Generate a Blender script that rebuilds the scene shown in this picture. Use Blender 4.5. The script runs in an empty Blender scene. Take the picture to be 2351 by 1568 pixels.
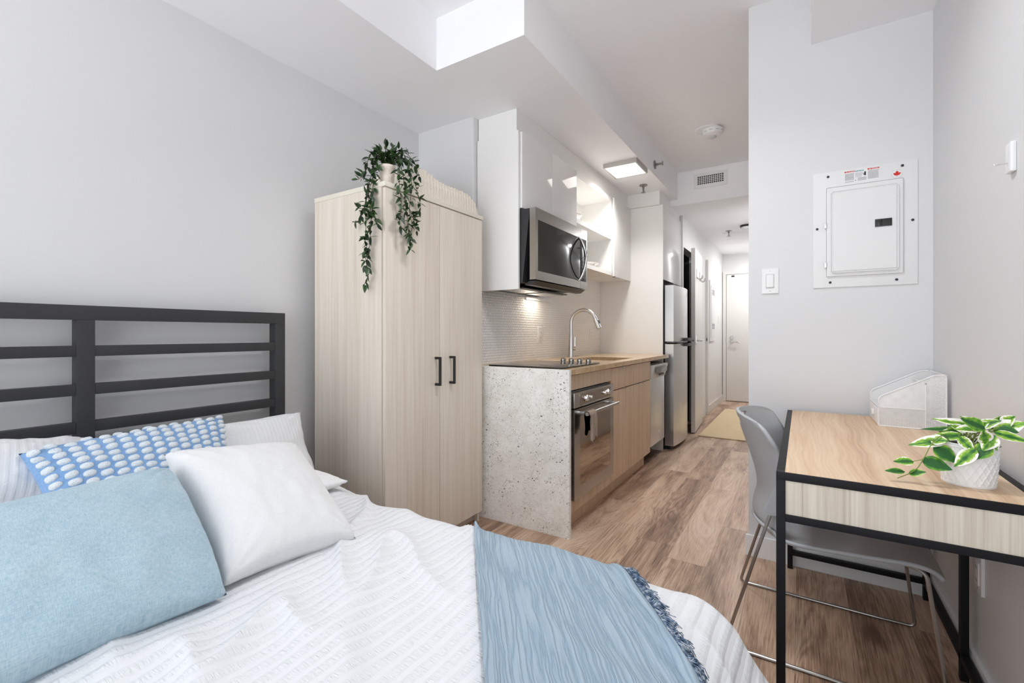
import bpy, bmesh, math, random
from mathutils import Vector, Matrix, noise
random.seed(7)
S = bpy.context.scene
COL = S.collection
PI = math.pi
# ------------------------------------------------------------------ camera model (2351 x 1568 photograph)
F, CX, V0, TH, H = 1048.0, 1175.5, 766.0, math.radians(32.4), 1.11
cT, sT = math.cos(TH), math.sin(TH)
def ray(u, v):
    x = (u - CX) / F; z = -(v - V0) / F
    return Vector((x * cT - sT, x * sT + cT, z))
def at_x(u, v, x): r = ray(u, v); return Vector((0, 0, H)) + r * (x / r.x)
def at_y(u, v, y): r = ray(u, v); return Vector((0, 0, H)) + r * (y / r.y)
def at_z(u, v, z): r = ray(u, v); return Vector((0, 0, H)) + r * ((z - H) / r.z)

# ------------------------------------------------------------------ node helpers
class NT:
    def __init__(s, name):
        s.m = bpy.data.materials.new(name); s.m.use_nodes = True
        s.t = s.m.node_tree; s.b = s.t.nodes['Principled BSDF']
        s.out = s.t.nodes['Material Output']
    def n(s, typ, ins=None, **at):
        nd = s.t.nodes.new(typ)
        for k, v in at.items(): setattr(nd, k, v)
        for k, v in (ins or {}).items():
            if isinstance(v, bpy.types.NodeSocket): s.t.links.new(v, nd.inputs[k])
            else: nd.inputs[k].default_value = v
        return nd
    def set(s, **kw):
        for k, v in kw.items():
            k = k.replace('_', ' ')
            if isinstance(v, bpy.types.NodeSocket): s.t.links.new(v, s.b.inputs[k])
            else: s.b.inputs[k].default_value = v
    def coord(s, scale=(1, 1, 1), out='Object', rot=(0, 0, 0)):
        tc = s.n('ShaderNodeTexCoord')
        return s.n('ShaderNodeMapping', {'Vector': tc.outputs[out], 'Scale': scale, 'Rotation': rot}).outputs[0]
    def noise(s, vec, scale=1, detail=4, rough=.5, dist=0):
        return s.n('ShaderNodeTexNoise', {'Vector': vec, 'Scale': scale, 'Detail': detail, 'Roughness': rough, 'Distortion': dist}).outputs['Fac']
    def ramp(s, fac, stops):
        r = s.n('ShaderNodeValToRGB', {'Fac': fac}); e = r.color_ramp.elements
        while len(e) < len(stops): e.new(.5)
        for i, (p, c) in enumerate(stops):
            e[i].position = p; e[i].color = (*c, 1) if len(c) == 3 else c
        return r.outputs[0]
    def math(s, op, a, b=0.0, c=0.0):
        return s.n('ShaderNodeMath', {0: a, 1: b, 2: c}, operation=op).outputs[0]
    def mix(s, fac, a, b, blend='MIX'):
        def cc(x): return x if isinstance(x, bpy.types.NodeSocket) else ((*x, 1) if len(x) == 3 else x)
        return s.n('ShaderNodeMix', {0: fac, 6: cc(a), 7: cc(b)}, data_type='RGBA', blend_type=blend).outputs[2]
    def bump(s, h, strength=.3, dist=.002):
        nd = s.n('ShaderNodeBump', {'Height': h, 'Strength': strength, 'Distance': dist})
        s.t.links.new(nd.outputs[0], s.b.inputs['Normal'])
def srgb(r, g, b):
    f = lambda c: (c / 255 / 12.92) if c / 255 <= .04045 else ((c / 255 + .055) / 1.055) ** 2.4
    return (f(r), f(g), f(b))
def plain(name, col, rough=.5, metal=0, **kw):
    t = NT(name); t.set(Base_Color=(*col, 1), Roughness=rough, Metallic=metal, **kw); return t.m
def paint(name, col, rough=.55, bs=.05):
    t = NT(name); v = t.coord()
    f = t.noise(v, 3, 3)
    t.set(Base_Color=t.ramp(f, [(.3, tuple(c * .985 for c in col)), (.7, col)]), Roughness=rough)
    t.bump(t.noise(v, 220, 3), bs, .0006); return t.m
def wood(name, cols, axis, rough=.45, fine=170, broad=14, wave=.0, wsc=1.0, bs=.05):
    t = NT(name)
    def sc(a, l): return tuple(l if i == axis else a for i in range(3))
    wv = t.coord()
    wob = t.noise(wv, 3.0, 2)
    off = t.n('ShaderNodeCombineXYZ', {(0 if axis != 0 else 1): t.math('MULTIPLY', wob, wave)}).outputs[0]
    vv = t.n('ShaderNodeVectorMath', {0: wv, 1: off}, operation='ADD').outputs[0]
    m1 = t.n('ShaderNodeMapping', {'Vector': vv, 'Scale': sc(broad, .9 * wsc)}).outputs[0]
    m2 = t.n('ShaderNodeMapping', {'Vector': vv, 'Scale': sc(fine, 2.2 * wsc)}).outputs[0]
    a = t.noise(m1, 1, 5, .62, .6); b = t.noise(m2, 1, 4, .6, .2)
    f = t.math('ADD', t.math('MULTIPLY', a, .6), t.math('MULTIPLY', b, .4))
    t.set(Base_Color=t.ramp(f, [(.33, cols[0]), (.47, cols[1]), (.62, cols[2])]), Roughness=rough)
    t.bump(b, bs, .0006); return t.m
M = {}
WALLC = srgb(218, 218, 219)
M['wall'] = paint('wall_paint', WALLC)
M['ceil'] = paint('ceiling_paint', srgb(243, 243, 245), .7)
M['hallwall'] = paint('hall_paint', srgb(224, 223, 221))
M['trim'] = paint('trim_paint', srgb(238, 239, 240), .35, .02)
M['door'] = paint('door_paint', srgb(222, 219, 215), .35, .02)
M['gloss'] = plain('white_gloss_lacquer', srgb(232, 231, 230), .07)
M['melamine'] = paint('white_melamine', srgb(236, 235, 233), .4, .02)
M['black_steel'] = paint('black_powder_coat', (.007, .007, .0085), .5, .25)
M['black_steel'].node_tree.nodes['Principled BSDF'].inputs['Specular IOR Level'].default_value = .25
M['bed_steel'] = paint('charcoal_powder_coat', (.03, .03, .034), .48, .35)
M['black'] = plain('black_plastic', (.012, .012, .013), .4)
M['blackgloss'] = plain('black_glass', (.012, .011, .010), .04)
M['dark'] = plain('dark_grey_metal', (.035, .035, .037), .42, .3)
M['chrome'] = plain('chrome', (.78, .78, .78), .1, 1)
M['white_plastic'] = plain('white_plastic', srgb(232, 232, 232), .3)
M['panel_white'] = paint('panel_enamel', srgb(226, 226, 226), .4, .03)
M['grey_plastic'] = paint('grey_chair_plastic', srgb(176, 178, 181), .42, .2)
M['ceramic'] = plain('white_ceramic', srgb(238, 236, 232), .18)
M['pot'] = plain('matt_white_pot', srgb(238, 238, 238), .45)
M['blushpot'] = plain('pale_pot', srgb(232, 218, 205), .5)
M['soil'] = plain('dark_soil', (.02, .014, .01), .9)
M['red'] = plain('red_print', srgb(205, 35, 25), .5)
M['teal'] = plain('teal_print', srgb(0, 140, 150), .5)
M['ink'] = plain('grey_ink', srgb(120, 120, 120), .6)
M['inkblack'] = plain('black_ink', srgb(40, 40, 40), .6)
M['lightgrey'] = plain('light_grey', srgb(200, 200, 200), .5)
def brushed(name, col, axis, rough=.28):
    t = NT(name); v = t.coord(tuple(3 if i == axis else 400 for i in range(3)))
    n = t.noise(v, 1, 3)
    t.set(Base_Color=t.ramp(n, [(.3, tuple(c * .96 for c in col)), (.7, col)]), Metallic=1.0,
          Roughness=t.math('ADD', t.math('MULTIPLY', n, .04), rough - .02))
    return t.m
M['steel'] = brushed('brushed_steel', (.43, .405, .375), 1, .22)
M['steel_v'] = brushed('brushed_steel_vertical', (.70, .695, .69), 2, .3)
M['nickel'] = plain('dark_nickel', (.28, .27, .26), .3, .9)
M['bronze_glass'] = plain('bronze_mirror_glass', (.44, .36, .29), .03, 1)
M['silver'] = plain('silver_plastic', srgb(205, 204, 202), .4, .2)
M['bath_shade'] = plain('painted_bathroom_shade', (.035, .034, .033), .5)  # shade of the unlit bathroom painted as a dark wall colour
M['tube'] = brushed('satin_steel_tube', (.42, .40, .38), 0, .3)
M['wardrobe'] = wood('pale_ash_laminate', [srgb(206, 193, 176), srgb(221, 210, 195), srgb(230, 221, 208)], 2, .4, 260, 34)
M['ash_edge'] = plain('pale_ash_edge', srgb(226, 220, 204), .45)
M['oak'] = wood('oak_cabinet_laminate', [srgb(184, 154, 124), srgb(204, 176, 146), srgb(214, 191, 164)], 2, .4, 200, 30)
M['desk'] = wood('desk_oak_laminate', [srgb(182, 146, 112), srgb(212, 180, 146), srgb(226, 200, 168)], 1, .42, 130, 16, .06, .8)
M['apron'] = wood('desk_apron_laminate', [srgb(178, 162, 142), srgb(212, 200, 182), srgb(228, 220, 204)], 2, .45, 170, 32)

def floor_mat():
    t = NT('wood_plank_floor'); v = t.coord()
    sp = t.n('ShaderNodeSeparateXYZ', {0: v}); X, Y = sp.outputs[0], sp.outputs[1]
    xs = t.math('DIVIDE', t.math('ADD', X, 10.03), .182); row = t.math('FLOOR', xs)
    r1 = t.n('ShaderNodeTexWhiteNoise', {'W': row}, noise_dimensions='1D').outputs[0]
    ys = t.math('DIVIDE', t.math('ADD', t.math('ADD', Y, 20), t.math('MULTIPLY', r1, 3.7)), 1.22); idx = t.math('FLOOR', ys)
    idv = t.n('ShaderNodeCombineXYZ', {0: row, 1: idx, 2: 0.0}).outputs[0]
    wn = t.n('ShaderNodeTexWhiteNoise', {'Vector': idv}, noise_dimensions='3D')
    rid = wn.outputs[0]
    p = t.n('ShaderNodeCombineXYZ', {0: t.math('ADD', t.math('MULTIPLY', X, 7.5), t.math('MULTIPLY', rid, 60)),
                                     1: t.math('ADD', t.math('MULTIPLY', Y, 1.15), t.math('MULTIPLY', rid, 31)), 2: t.math('MULTIPLY', rid, 17)}).outputs[0]
    big = t.noise(p, .9, 2, .45, .6)
    tri = t.math('ABSOLUTE', t.math('SUBTRACT', t.math('FRACT', t.math('MULTIPLY', big, 17)), .5))
    rings = t.math('MULTIPLY', tri, 2)
    rmask = t.ramp(t.noise(p, .6, 2), [(.46, (0, 0, 0)), (.6, (1, 1, 1))])
    blot = t.noise(p, .9, 6, .66, .8)
    q = t.n('ShaderNodeCombineXYZ', {0: t.math('ADD', t.math('MULTIPLY', X, 230), t.math('MULTIPLY', rid, 90)), 1: t.math('MULTIPLY', Y, 6), 2: rid}).outputs[0]
    fine = t.noise(q, 1, 3, .65)
    kn = t.n('ShaderNodeTexVoronoi', {'Vector': t.n('ShaderNodeCombineXYZ', {0: t.math('ADD', t.math('MULTIPLY', X, 3.4), t.math('MULTIPLY', blot, .5)), 1: t.math('ADD', t.math('MULTIPLY', Y, 1.5), t.math('MULTIPLY', blot, .3)), 2: t.math('MULTIPLY', rid, 9)}).outputs[0], 'Scale': 1.0}).outputs['Distance']
    knot = t.ramp(kn, [(.03, (1, 1, 1)), (.17, (0, 0, 0))])
    f = t.math('ADD', t.math('ADD', t.math('MULTIPLY', blot, .62), t.math('MULTIPLY', t.math('MULTIPLY', rings, rmask), .10)), t.math('MULTIPLY', fine, .42))
    f = t.math('ADD', f, t.math('MULTIPLY', t.math('SUBTRACT', rid, .5), .10))
    f = t.math('SUBTRACT', f, t.math('MULTIPLY', knot, .12))
    col = t.ramp(f, [(.39, srgb(106, 80, 63)), (.49, srgb(160, 130, 107)), (.58, srgb(194, 164, 140)), (.72, srgb(216, 193, 171))])
    fx = t.math('FRACT', xs); fy = t.math('FRACT', ys)
    g = t.math('MAXIMUM', t.math('LESS_THAN', fx, .010), t.math('LESS_THAN', fy, .0016))
    col = t.mix(t.math('MULTIPLY', g, .55), col, srgb(60, 45, 38))
    t.set(Base_Color=col, Roughness=t.math('ADD', t.math('MULTIPLY', fine, .15), .33))
    t.bump(t.math('SUBTRACT', fine, g), .10, .0008); return t.m
M['floor'] = floor_mat()

def granite(name, base, dirt, fleck, dens, amt=1.0):
    t = NT(name); v = t.coord()
    w = t.n('ShaderNodeTexNoise', {'Vector': v, 'Scale': 60, 'Detail': 4}).outputs['Color']
    v2 = t.n('ShaderNodeVectorMath', {0: v, 1: t.n('ShaderNodeVectorMath', {0: w, 'Scale': .022}, operation='SCALE').outputs[0]}, operation='ADD').outputs[0]
    b1 = t.noise(v, 6, 6, .7); b2 = t.noise(v, 60, 6, .75)
    col = t.mix(t.ramp(b1, [(.42, (0, 0, 0)), (.72, (1, 1, 1))]), base, dirt)
    col = t.mix(t.ramp(b2, [(.50, (0, 0, 0)), (.72, (.55, .55, .55))]), col, tuple(c * .68 for c in dirt))
    clus = t.math('MULTIPLY', t.math('SUBTRACT', t.noise(v, 9, 4, .6), .5), 1.3)
    for sc, thr, d in ((85, .95, .30), (170, .92, .33), (330, .88, .38)):
        vo = t.n('ShaderNodeTexVoronoi', {'Vector': v2, 'Scale': sc, 'Randomness': 1.0})
        cs = t.n('ShaderNodeSeparateColor', {0: vo.outputs['Color']})
        pick = t.math('GREATER_THAN', t.math('ADD', cs.outputs[0], clus), thr - dens)
        size = t.math('MULTIPLY', t.math('ADD', cs.outputs[2], .35), d)
        near = t.math('LESS_THAN', vo.outputs['Distance'], size)
        m = t.math('MULTIPLY', t.math('MULTIPLY', pick, near), .9 * amt)
        col = t.mix(m, col, t.mix(t.math('GREATER_THAN', cs.outputs[1], .75), fleck, srgb(92, 58, 56)))
    t.set(Base_Color=col, Roughness=.16); return t.m
M['granite'] = granite('white_speckled_granite', srgb(250, 249, 246), srgb(230, 228, 220), srgb(70, 67, 66), .0)
M['granite_warm_lit'] = granite('warm_lit_speckled_granite', srgb(208, 178, 138), srgb(180, 148, 106), srgb(76, 62, 50), .0, .8)  # same granite as the end slab, warm reflected light painted into the colour

def fabric(name, col, col2, sc=700, bs=.3, extra=None):
    t = NT(name); uv = t.n('ShaderNodeTexCoord').outputs['UV']
    mp = lambda q: t.n('ShaderNodeMapping', {'Vector': uv, 'Scale': q}).outputs[0]
    a = t.noise(mp((sc, sc * .14, 1)), 1, 2); b = t.noise(mp((sc * .14, sc, 1)), 1, 2)
    f = t.math('ADD', t.math('MULTIPLY', a, .5), t.math('MULTIPLY', b, .5))
    big = t.noise(mp((10, 10, 1)), 1, 4)
    f2 = t.math('ADD', t.math('MULTIPLY', f, .8), t.math('MULTIPLY', big, .2))
    t.set(Base_Color=t.ramp(f2, [(.38, col2), (.6, col)]), Roughness=.9)
    t.set(Sheen_Weight=.15)
    t.bump(f, bs, .0015); return t.m
M['blue_linen'] = fabric('pale_blue_chenille', srgb(184, 203, 212), srgb(150, 179, 194), 640, .5)
M['white_linen'] = fabric('white_woven_cotton', srgb(228, 228, 228), srgb(221, 221, 221), 520, .25)
M['white_cotton'] = fabric('white_smooth_cotton', srgb(240, 239, 239), srgb(232, 231, 231), 500, .1)
M['lumbar'] = fabric('blue_cotton_ground', srgb(132, 168, 208), srgb(112, 150, 196), 600, .2)
def tuft():
    t = NT('white_tufted_yarn'); v = t.coord()
    n = t.noise(v, 420, 2); t.set(Base_Color=t.ramp(n, [(.3, srgb(196, 210, 222)), (.6, srgb(232, 236, 238))]), Roughness=.95)
    t.bump(n, .9, .003); return t.m
M['tuft'] = tuft()
def seersucker(name, axis_dir, sc=1.0, st=.85, dist=.0055):
    # flat and puckered bands alternating; pucker ticks run across the bands
    t = NT(name); uv = t.n('ShaderNodeTexCoord').outputs['UV']
    wob = t.noise(t.n('ShaderNodeMapping', {'Vector': uv, 'Scale': (6, 6, 6)}).outputs[0], 1, 2)
    sp = t.n('ShaderNodeSeparateXYZ', {0: uv})
    band = t.math('SINE', t.math('ADD', t.math('MULTIPLY', sp.outputs[0], 2 * PI / (.034 * sc)), t.math('MULTIPLY', wob, 3)))
    band = t.math('MULTIPLY', t.math('ADD', band, .55), .8)
    bcl = t.n('ShaderNodeClamp', {0: band}).outputs[0]
    tick = t.noise(t.n('ShaderNodeMapping', {'Vector': uv, 'Scale': (34 / sc, 190 / sc, 1)}).outputs[0], 1, 2, .55, .25)
    h = t.math('MULTIPLY', bcl, tick)
    h = t.math('ADD', h, t.math('MULTIPLY', t.noise(t.n('ShaderNodeMapping', {'Vector': uv, 'Scale': (500, 500, 1)}).outputs[0], 1, 2), .05))
    t.set(Base_Color=(*srgb(226, 227, 229), 1), Roughness=.85, Sheen_Weight=.1)
    t.bump(h, st, dist); return t.m
M['seersucker'] = seersucker('white_seersucker', 0)
M['seersucker_p'] = seersucker('white_seersucker_pillow', 0, .55, .45, .003)
def muslin():
    t = NT('blue_crinkled_muslin'); uv = t.n('ShaderNodeTexCoord').outputs['UV']
    mp = lambda s: t.n('ShaderNodeMapping', {'Vector': uv, 'Scale': s}).outputs[0]
    wob = t.noise(mp((7, 7, 1)), 1, 3)
    rib = t.noise(t.n('ShaderNodeVectorMath', {0: mp((95, 4, 1)), 1: t.n('ShaderNodeCombineXYZ', {0: t.math('MULTIPLY', wob, 2.0)}).outputs[0]}, operation='ADD').outputs[0], 1, 2, .5, .3)
    rg = t.math('ABSOLUTE', t.math('SUBTRACT', rib, .5))
    rg = t.math('MINIMUM', t.math('MULTIPLY', rg, 8), 1.0)
    weave = t.noise(mp((900, 900, 1)), 1, 2)
    col = t.ramp(t.math('ADD', t.math('MULTIPLY', rg, .6), t.math('MULTIPLY', weave, .4)), [(.1, srgb(122, 145, 163)), (.36, srgb(148, 169, 184)), (.8, srgb(161, 179, 192))])
    t.set(Base_Color=col, Roughness=.92, Sheen_Weight=.15)
    t.bump(t.math('ADD', rg, t.math('MULTIPLY', weave, .2)), .65, .003); return t.m
M['muslin'] = muslin()
def fringe_mat():
    t = NT('blue_grey_yarn'); r = t.n('ShaderNodeObjectInfo').outputs['Random']
    n = t.noise(t.coord(), 90, 2)
    t.set(Base_Color=t.ramp(n, [(.34, srgb(62, 80, 108)), (.48, srgb(112, 134, 160)), (.62, srgb(186, 196, 206))]), Roughness=.95); return t.m
M['fringe'] = fringe_mat()
def fleece():
    t = NT('cream_waffle_fleece'); v = t.coord()
    n = t.noise(v, 260, 3); t.set(Base_Color=t.ramp(n, [(.3, srgb(226, 214, 196)), (.7, srgb(246, 238, 226))]), Roughness=.95, Sheen_Weight=.4)
    t.bump(n, .8, .004); return t.m
M['fleece'] = fleece()
def rugm():
    t = NT('straw_cotton_rug'); v = t.coord()
    n = t.noise(t.coord((12, 400, 12)), 1, 3)
    t.set(Base_Color=t.ramp(n, [(.3, srgb(206, 184, 148)), (.7, srgb(228, 208, 172))]), Roughness=.95); t.bump(n, .5, .003); return t.m
M['rug'] = rugm()
def towelm():
    t = NT('beige_terry'); n = t.noise(t.coord(), 300, 3)
    t.set(Base_Color=t.ramp(n, [(.3, srgb(190, 168, 148)), (.7, srgb(226, 208, 192))]), Roughness=.95); t.bump(n, .8, .004); return t.m
M['towel'] = towelm()
def leafm(name, stops, spread):
    t = NT(name); uv = t.n('ShaderNodeTexCoord').outputs['UV']; sp = t.n('ShaderNodeSeparateXYZ', {0: uv})
    e = t.math('ABSOLUTE', t.math('SUBTRACT', t.math('FRACT', sp.outputs[0]), .5))      # 0 midrib .. .5 edge
    idn = t.math('FLOOR', sp.outputs[0])
    v = t.n('ShaderNodeCombineXYZ', {0: t.math('MULTIPLY', e, 5), 1: t.math('MULTIPLY', sp.outputs[1], 4), 2: t.math('MULTIPLY', idn, 7.31)}).outputs[0]
    n = t.noise(v, 1.3, 3); rnd = t.n('ShaderNodeTexWhiteNoise', {'W': idn}, noise_dimensions='1D').outputs[0]
    f = t.math('ADD', t.math('ADD', t.math('MULTIPLY', e, 2), t.math('MULTIPLY', t.math('SUBTRACT', n, .5), 1.2)), t.math('MULTIPLY', t.math('SUBTRACT', rnd, .5), spread))
    t.set(Base_Color=t.ramp(f, stops), Roughness=.4); return t.m
M['leaf_var'] = leafm('variegated_leaf', [(.2, srgb(34, 92, 36)), (.5, srgb(84, 146, 40)), (.88, srgb(160, 196, 58)), (.98, srgb(246, 242, 234))], .9)
M['leaf_dark'] = leafm('dark_green_leaf', [(.1, srgb(24, 44, 26)), (.6, srgb(40, 66, 36)), (1.0, srgb(72, 104, 50))], .8)
M['stem'] = plain('green_stem', srgb(122, 140, 62), .6)
M['stem_dark'] = plain('brown_green_stem', srgb(60, 58, 36), .7)
def meshmat():
    t = NT('white_wire_mesh'); sp = t.n('ShaderNodeSeparateXYZ', {0: t.n('ShaderNodeTexCoord').outputs['UV']})
    k = PI / .0052
    a = t.math('ABSOLUTE', t.math('SINE', t.math('MULTIPLY', t.math('ADD', sp.outputs[0], sp.outputs[1]), k)))
    b = t.math('ABSOLUTE', t.math('SINE', t.math('MULTIPLY', t.math('SUBTRACT', sp.outputs[0], sp.outputs[1]), k)))
    m = t.math('LESS_THAN', t.math('MINIMUM', a, b), .58)
    t.set(Base_Color=(*srgb(244, 244, 244), 1), Roughness=.4, Alpha=m); return t.m
M['mesh'] = meshmat()
def emit(name, col, st):
    t = NT(name); t.set(Base_Color=(*col, 1), Emission_Color=(*col, 1), Emission_Strength=st); return t.m
M['lamp'] = emit('lit_diffuser', (1, .95, .88), 2.6)
t = NT('window_glass'); gl = t.n('ShaderNodeBsdfGlossy', {'Roughness': .0}); tr = t.n('ShaderNodeBsdfTransparent')
mx = t.n('ShaderNodeMixShader', {0: .06, 1: tr.outputs[0], 2: gl.outputs[0]}); t.t.links.new(mx.outputs[0], t.out.inputs[0]); M['pane'] = t.m
t = NT('tile_hex'); t.set(Base_Color=(*srgb(246, 245, 244), 1), Roughness=.22); M['tile'] = t.m
M['grout'] = plain('pale_grout', srgb(206, 205, 203), .8)

# ------------------------------------------------------------------ geometry helpers
def BM(): return bmesh.new()
def box(bm, x0, x1, y0, y1, z0, z1, bev=0, seg=2):
    r = bmesh.ops.create_cube(bm, size=1)
    vs = r['verts']
    for v in vs:
        v.co = Vector(((x0 + x1) / 2 + v.co.x * (x1 - x0), (y0 + y1) / 2 + v.co.y * (y1 - y0), (z0 + z1) / 2 + v.co.z * (z1 - z0)))
    if bev:
        es = list({e for v in vs for e in v.link_edges})
        bmesh.ops.bevel(bm, geom=es, offset=bev, segments=seg, affect='EDGES', profile=.7)
    return bm
def frame_of(d):
    d = d.normalized(); a = Vector((0, 0, 1)) if abs(d.z) < .9 else Vector((1, 0, 0))
    x = d.cross(a).normalized(); return x, d.cross(x).normalized()
def tube(bm, pts, r, seg=10, cap=True):
    pts = [Vector(p) for p in pts]; rings = []; n = len(pts); X = None
    for i, p in enumerate(pts):
        d = (pts[min(i + 1, n - 1)] - pts[max(i - 1, 0)]).normalized()
        if X is None: X, Yv = frame_of(d)
        else:
            X = (X - d * X.dot(d)).normalized(); Yv = d.cross(X)
        rr = r[i] if isinstance(r, (list, tuple)) else r
        rings.append([bm.verts.new(p + (X * math.cos(a) + Yv * math.sin(a)) * rr) for a in [2 * PI * k / seg for k in range(seg)]])
    for a, b in zip(rings, rings[1:]):
        for k in range(seg): bm.faces.new((a[k], a[(k + 1) % seg], b[(k + 1) % seg], b[k]))
    if cap: bm.faces.new(rings[0][::-1]); bm.faces.new(rings[-1])
    return bm
def smooth_path(pts, n=8):
    pts = [Vector(p) for p in pts]; out = []
    P = [pts[0] * 2 - pts[1]] + pts + [pts[-1] * 2 - pts[-2]]
    for i in range(1, len(P) - 2):
        for k in range(n):
            t = k / n; a, b, c, d = P[i - 1], P[i], P[i + 1], P[i + 2]
            out.append(.5 * ((2 * b) + (c - a) * t + (2 * a - 5 * b + 4 * c - d) * t * t + (3 * b - a - 3 * c + d) * t ** 3))
    out.append(pts[-1]); return out
def fillet(pts, r, n=6):
    pts = [Vector(p) for p in pts]; out = [pts[0]]
    for i in range(1, len(pts) - 1):
        p = pts[i]; a = (pts[i - 1] - p).normalized(); b = (pts[i + 1] - p).normalized()
        k = min(r, (pts[i - 1] - p).length * .45, (pts[i + 1] - p).length * .45)
        for j in range(n + 1):
            t = j / n; out.append((p + a * k) * (1 - t) ** 2 + p * 2 * t * (1 - t) + (p + b * k) * t * t)
    out.append(pts[-1]); return out
def lathe(bm, prof, c, seg=32, axis='z'):
    c = Vector(c); rings = []
    def mk(r, h, a):
        x, y = r * math.cos(a), r * math.sin(a)
        return c + {'z': Vector((x, y, h)), 'y': Vector((x, h, y)), 'x': Vector((h, x, y))}[axis]
    for r, h in prof:
        if r < 1e-6: rings.append([bm.verts.new(mk(0, h, 0))])
        else: rings.append([bm.verts.new(mk(r, h, 2 * PI * k / seg)) for k in range(seg)])
    for a, b in zip(rings, rings[1:]):
        for k in range(seg):
            k2 = (k + 1) % seg
            if len(a) == 1 and len(b) == 1: continue
            if len(a) == 1: bm.faces.new((a[0], b[k2], b[k]))
            elif len(b) == 1: bm.faces.new((a[k], a[k2], b[0]))
            else: bm.faces.new((a[k], a[k2], b[k2], b[k]))
    bmesh.ops.recalc_face_normals(bm, faces=bm.faces[:]); return bm
def cyl(bm, p, q, r, seg=20): return tube(bm, [p, q], r, seg)
def grid(bm, nu, nv, fn, uvfn=None, closed=False):
    V = [[bm.verts.new(fn(i / nu, j / nv)) for j in range(nv + 1)] for i in range(nu + 1)]
    uvl = bm.loops.layers.uv.verify() if uvfn else None
    for i in range(nu):
        for j in range(nv):
            f = bm.faces.new((V[i][j], V[i + 1][j], V[i + 1][j + 1], V[i][j + 1]))
            if uvfn:
                for l, (a, b) in zip(f.loops, ((i, j), (i + 1, j), (i + 1, j + 1), (i, j + 1))):
                    l[uvl].uv = uvfn(a / nu, b / nv)
    return V
WL = {}
def finish(name, bm, mat, off, smooth):
    for v in bm.verts: v.co -= off
    me = bpy.data.meshes.new(name); bm.to_mesh(me); bm.free()
    if mat is not None: me.materials.append(M[mat] if isinstance(mat, str) else mat)
    if smooth:
        for p in me.polygons: p.use_smooth = True
        if smooth != 'all':
            try: me.set_sharp_from_angle(angle=math.radians(35))
            except Exception: pass
    o = bpy.data.objects.new(name, me); COL.objects.link(o); return o
def tag(o, label, cat, group=None):
    o['label'] = label; o['category'] = cat
    if group: o['group'] = group
    return o
def thing(name, label, cat, loc, group=None):
    o = bpy.data.objects.new(name, None); COL.objects.link(o); o.location = loc
    o.empty_display_size = .05
    WL[o] = Vector(loc); return tag(o, label, cat, group)
def part(name, bm, mat, parent, smooth=True, label=None):
    off = WL[parent]; o = finish(name, bm, mat, off, smooth); o.parent = parent; WL[o] = off
    if label: o['label'] = label
    return o
def solo(name, label, cat, bm, mat, group=None, smooth=True, loc=None):
    if loc is None:
        xs = [v.co for v in bm.verts]
        loc = Vector((sum(v.x for v in xs) / len(xs), sum(v.y for v in xs) / len(xs), min(v.z for v in xs)))
    loc = Vector(loc)
    o = finish(name, bm, mat, loc, smooth); o.location = loc; WL[o] = loc
    return tag(o, label, cat, group)
def struct(name, bm, mat, parent=None, smooth=False):
    if parent: return part(name, bm, mat, parent, smooth)
    o = finish(name, bm, mat, Vector((0, 0, 0)), smooth); o['kind'] = 'structure'; WL[o] = Vector((0, 0, 0)); return o
def copy_tree(o, parent=None):
    c = o.copy(); COL.objects.link(c); WL[c] = WL[o]
    if parent: c.parent = parent; c.matrix_parent_inverse = o.matrix_parent_inverse.copy()
    for ch in list(o.children): copy_tree(ch, c)
    return c
def dup(o, delta, label, group=None):
    c = copy_tree(o); c.location = Vector(o.location) + Vector(delta); c['label'] = label
    if group: c['group'] = group
    return c
def text_bm(bm, txt, size, origin, right, up, depth=.0006):
    cu = bpy.data.curves.new('lettering', 'FONT'); cu.body = txt; cu.size = size; cu.extrude = depth / 2; cu.resolution_u = 2
    ob = bpy.data.objects.new('lettering', cu); COL.objects.link(ob)
    bpy.context.view_layer.update()
    me = bpy.data.meshes.new_from_object(ob.evaluated_get(bpy.context.evaluated_depsgraph_get()))
    bpy.data.objects.remove(ob); r, u = Vector(right), Vector(up); n = r.cross(u)
    w = max((v.co.x for v in me.vertices), default=1)
    vs = [bm.verts.new(Vector(origin) + r * v.co.x + u * v.co.y + n * v.co.z) for v in me.vertices]
    for p in me.polygons:
        try: bm.faces.new([vs[i] for i in p.vertices])
        except ValueError: pass
    bpy.data.meshes.remove(me); return w

# ------------------------------------------------------------------ dimensions of the flat
XL, XR, YB = -2.21, .467, -1.55          # left wall, right wall, window wall
YP, XC = 2.573, -.225                    # breaker-panel wall, corner of the hallway
ZC, ZS, ZH = 2.744, 2.475, 2.415         # ceiling, soffit, hall ceiling
YH, YE, XH = 4.83, 8.26, -1.11           # hall drop, entry wall, hall left wall
YK, XK = 2.293, -1.74                    # kitchen return wall, backsplash plane
YT = 4.42                                # tall fridge panel
# ------------------------------------------------------------------ structure
struct('floor', box(BM(), XL - .1, XR + .1, YB - .1, YE + .1, -.1, 0), 'floor')
struct('ceiling', box(BM(), XL - .1, XR + .1, YB - .1, YE + .1, ZC, ZC + .1), 'ceil')
b = BM(); box(b, XL, -1.60, YB, 1.79, ZS, ZC); struct('ceiling_soffit', b, 'ceil')
struct('ceiling_soffit_kitchen', box(BM(), XL, -1.07, 1.79, YH, ZS, ZC), 'ceil')
struct('ceiling_bulkhead_right', box(BM(), .038, XR, YB, YP, ZS - .004, ZC), 'ceil')
struct('ceiling_hall', box(BM(), -1.74, XC, YH, YE, ZH, ZC), 'ceil')
struct('wall_left', box(BM(), XL - .1, XL, YB, YK, 0, ZC), 'wall')
b = BM(); box(b, XL - .1, XK - .004, YK, 5.27, 0, ZC, .012, 3); struct('wall_kitchen', b, 'wall')
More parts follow.
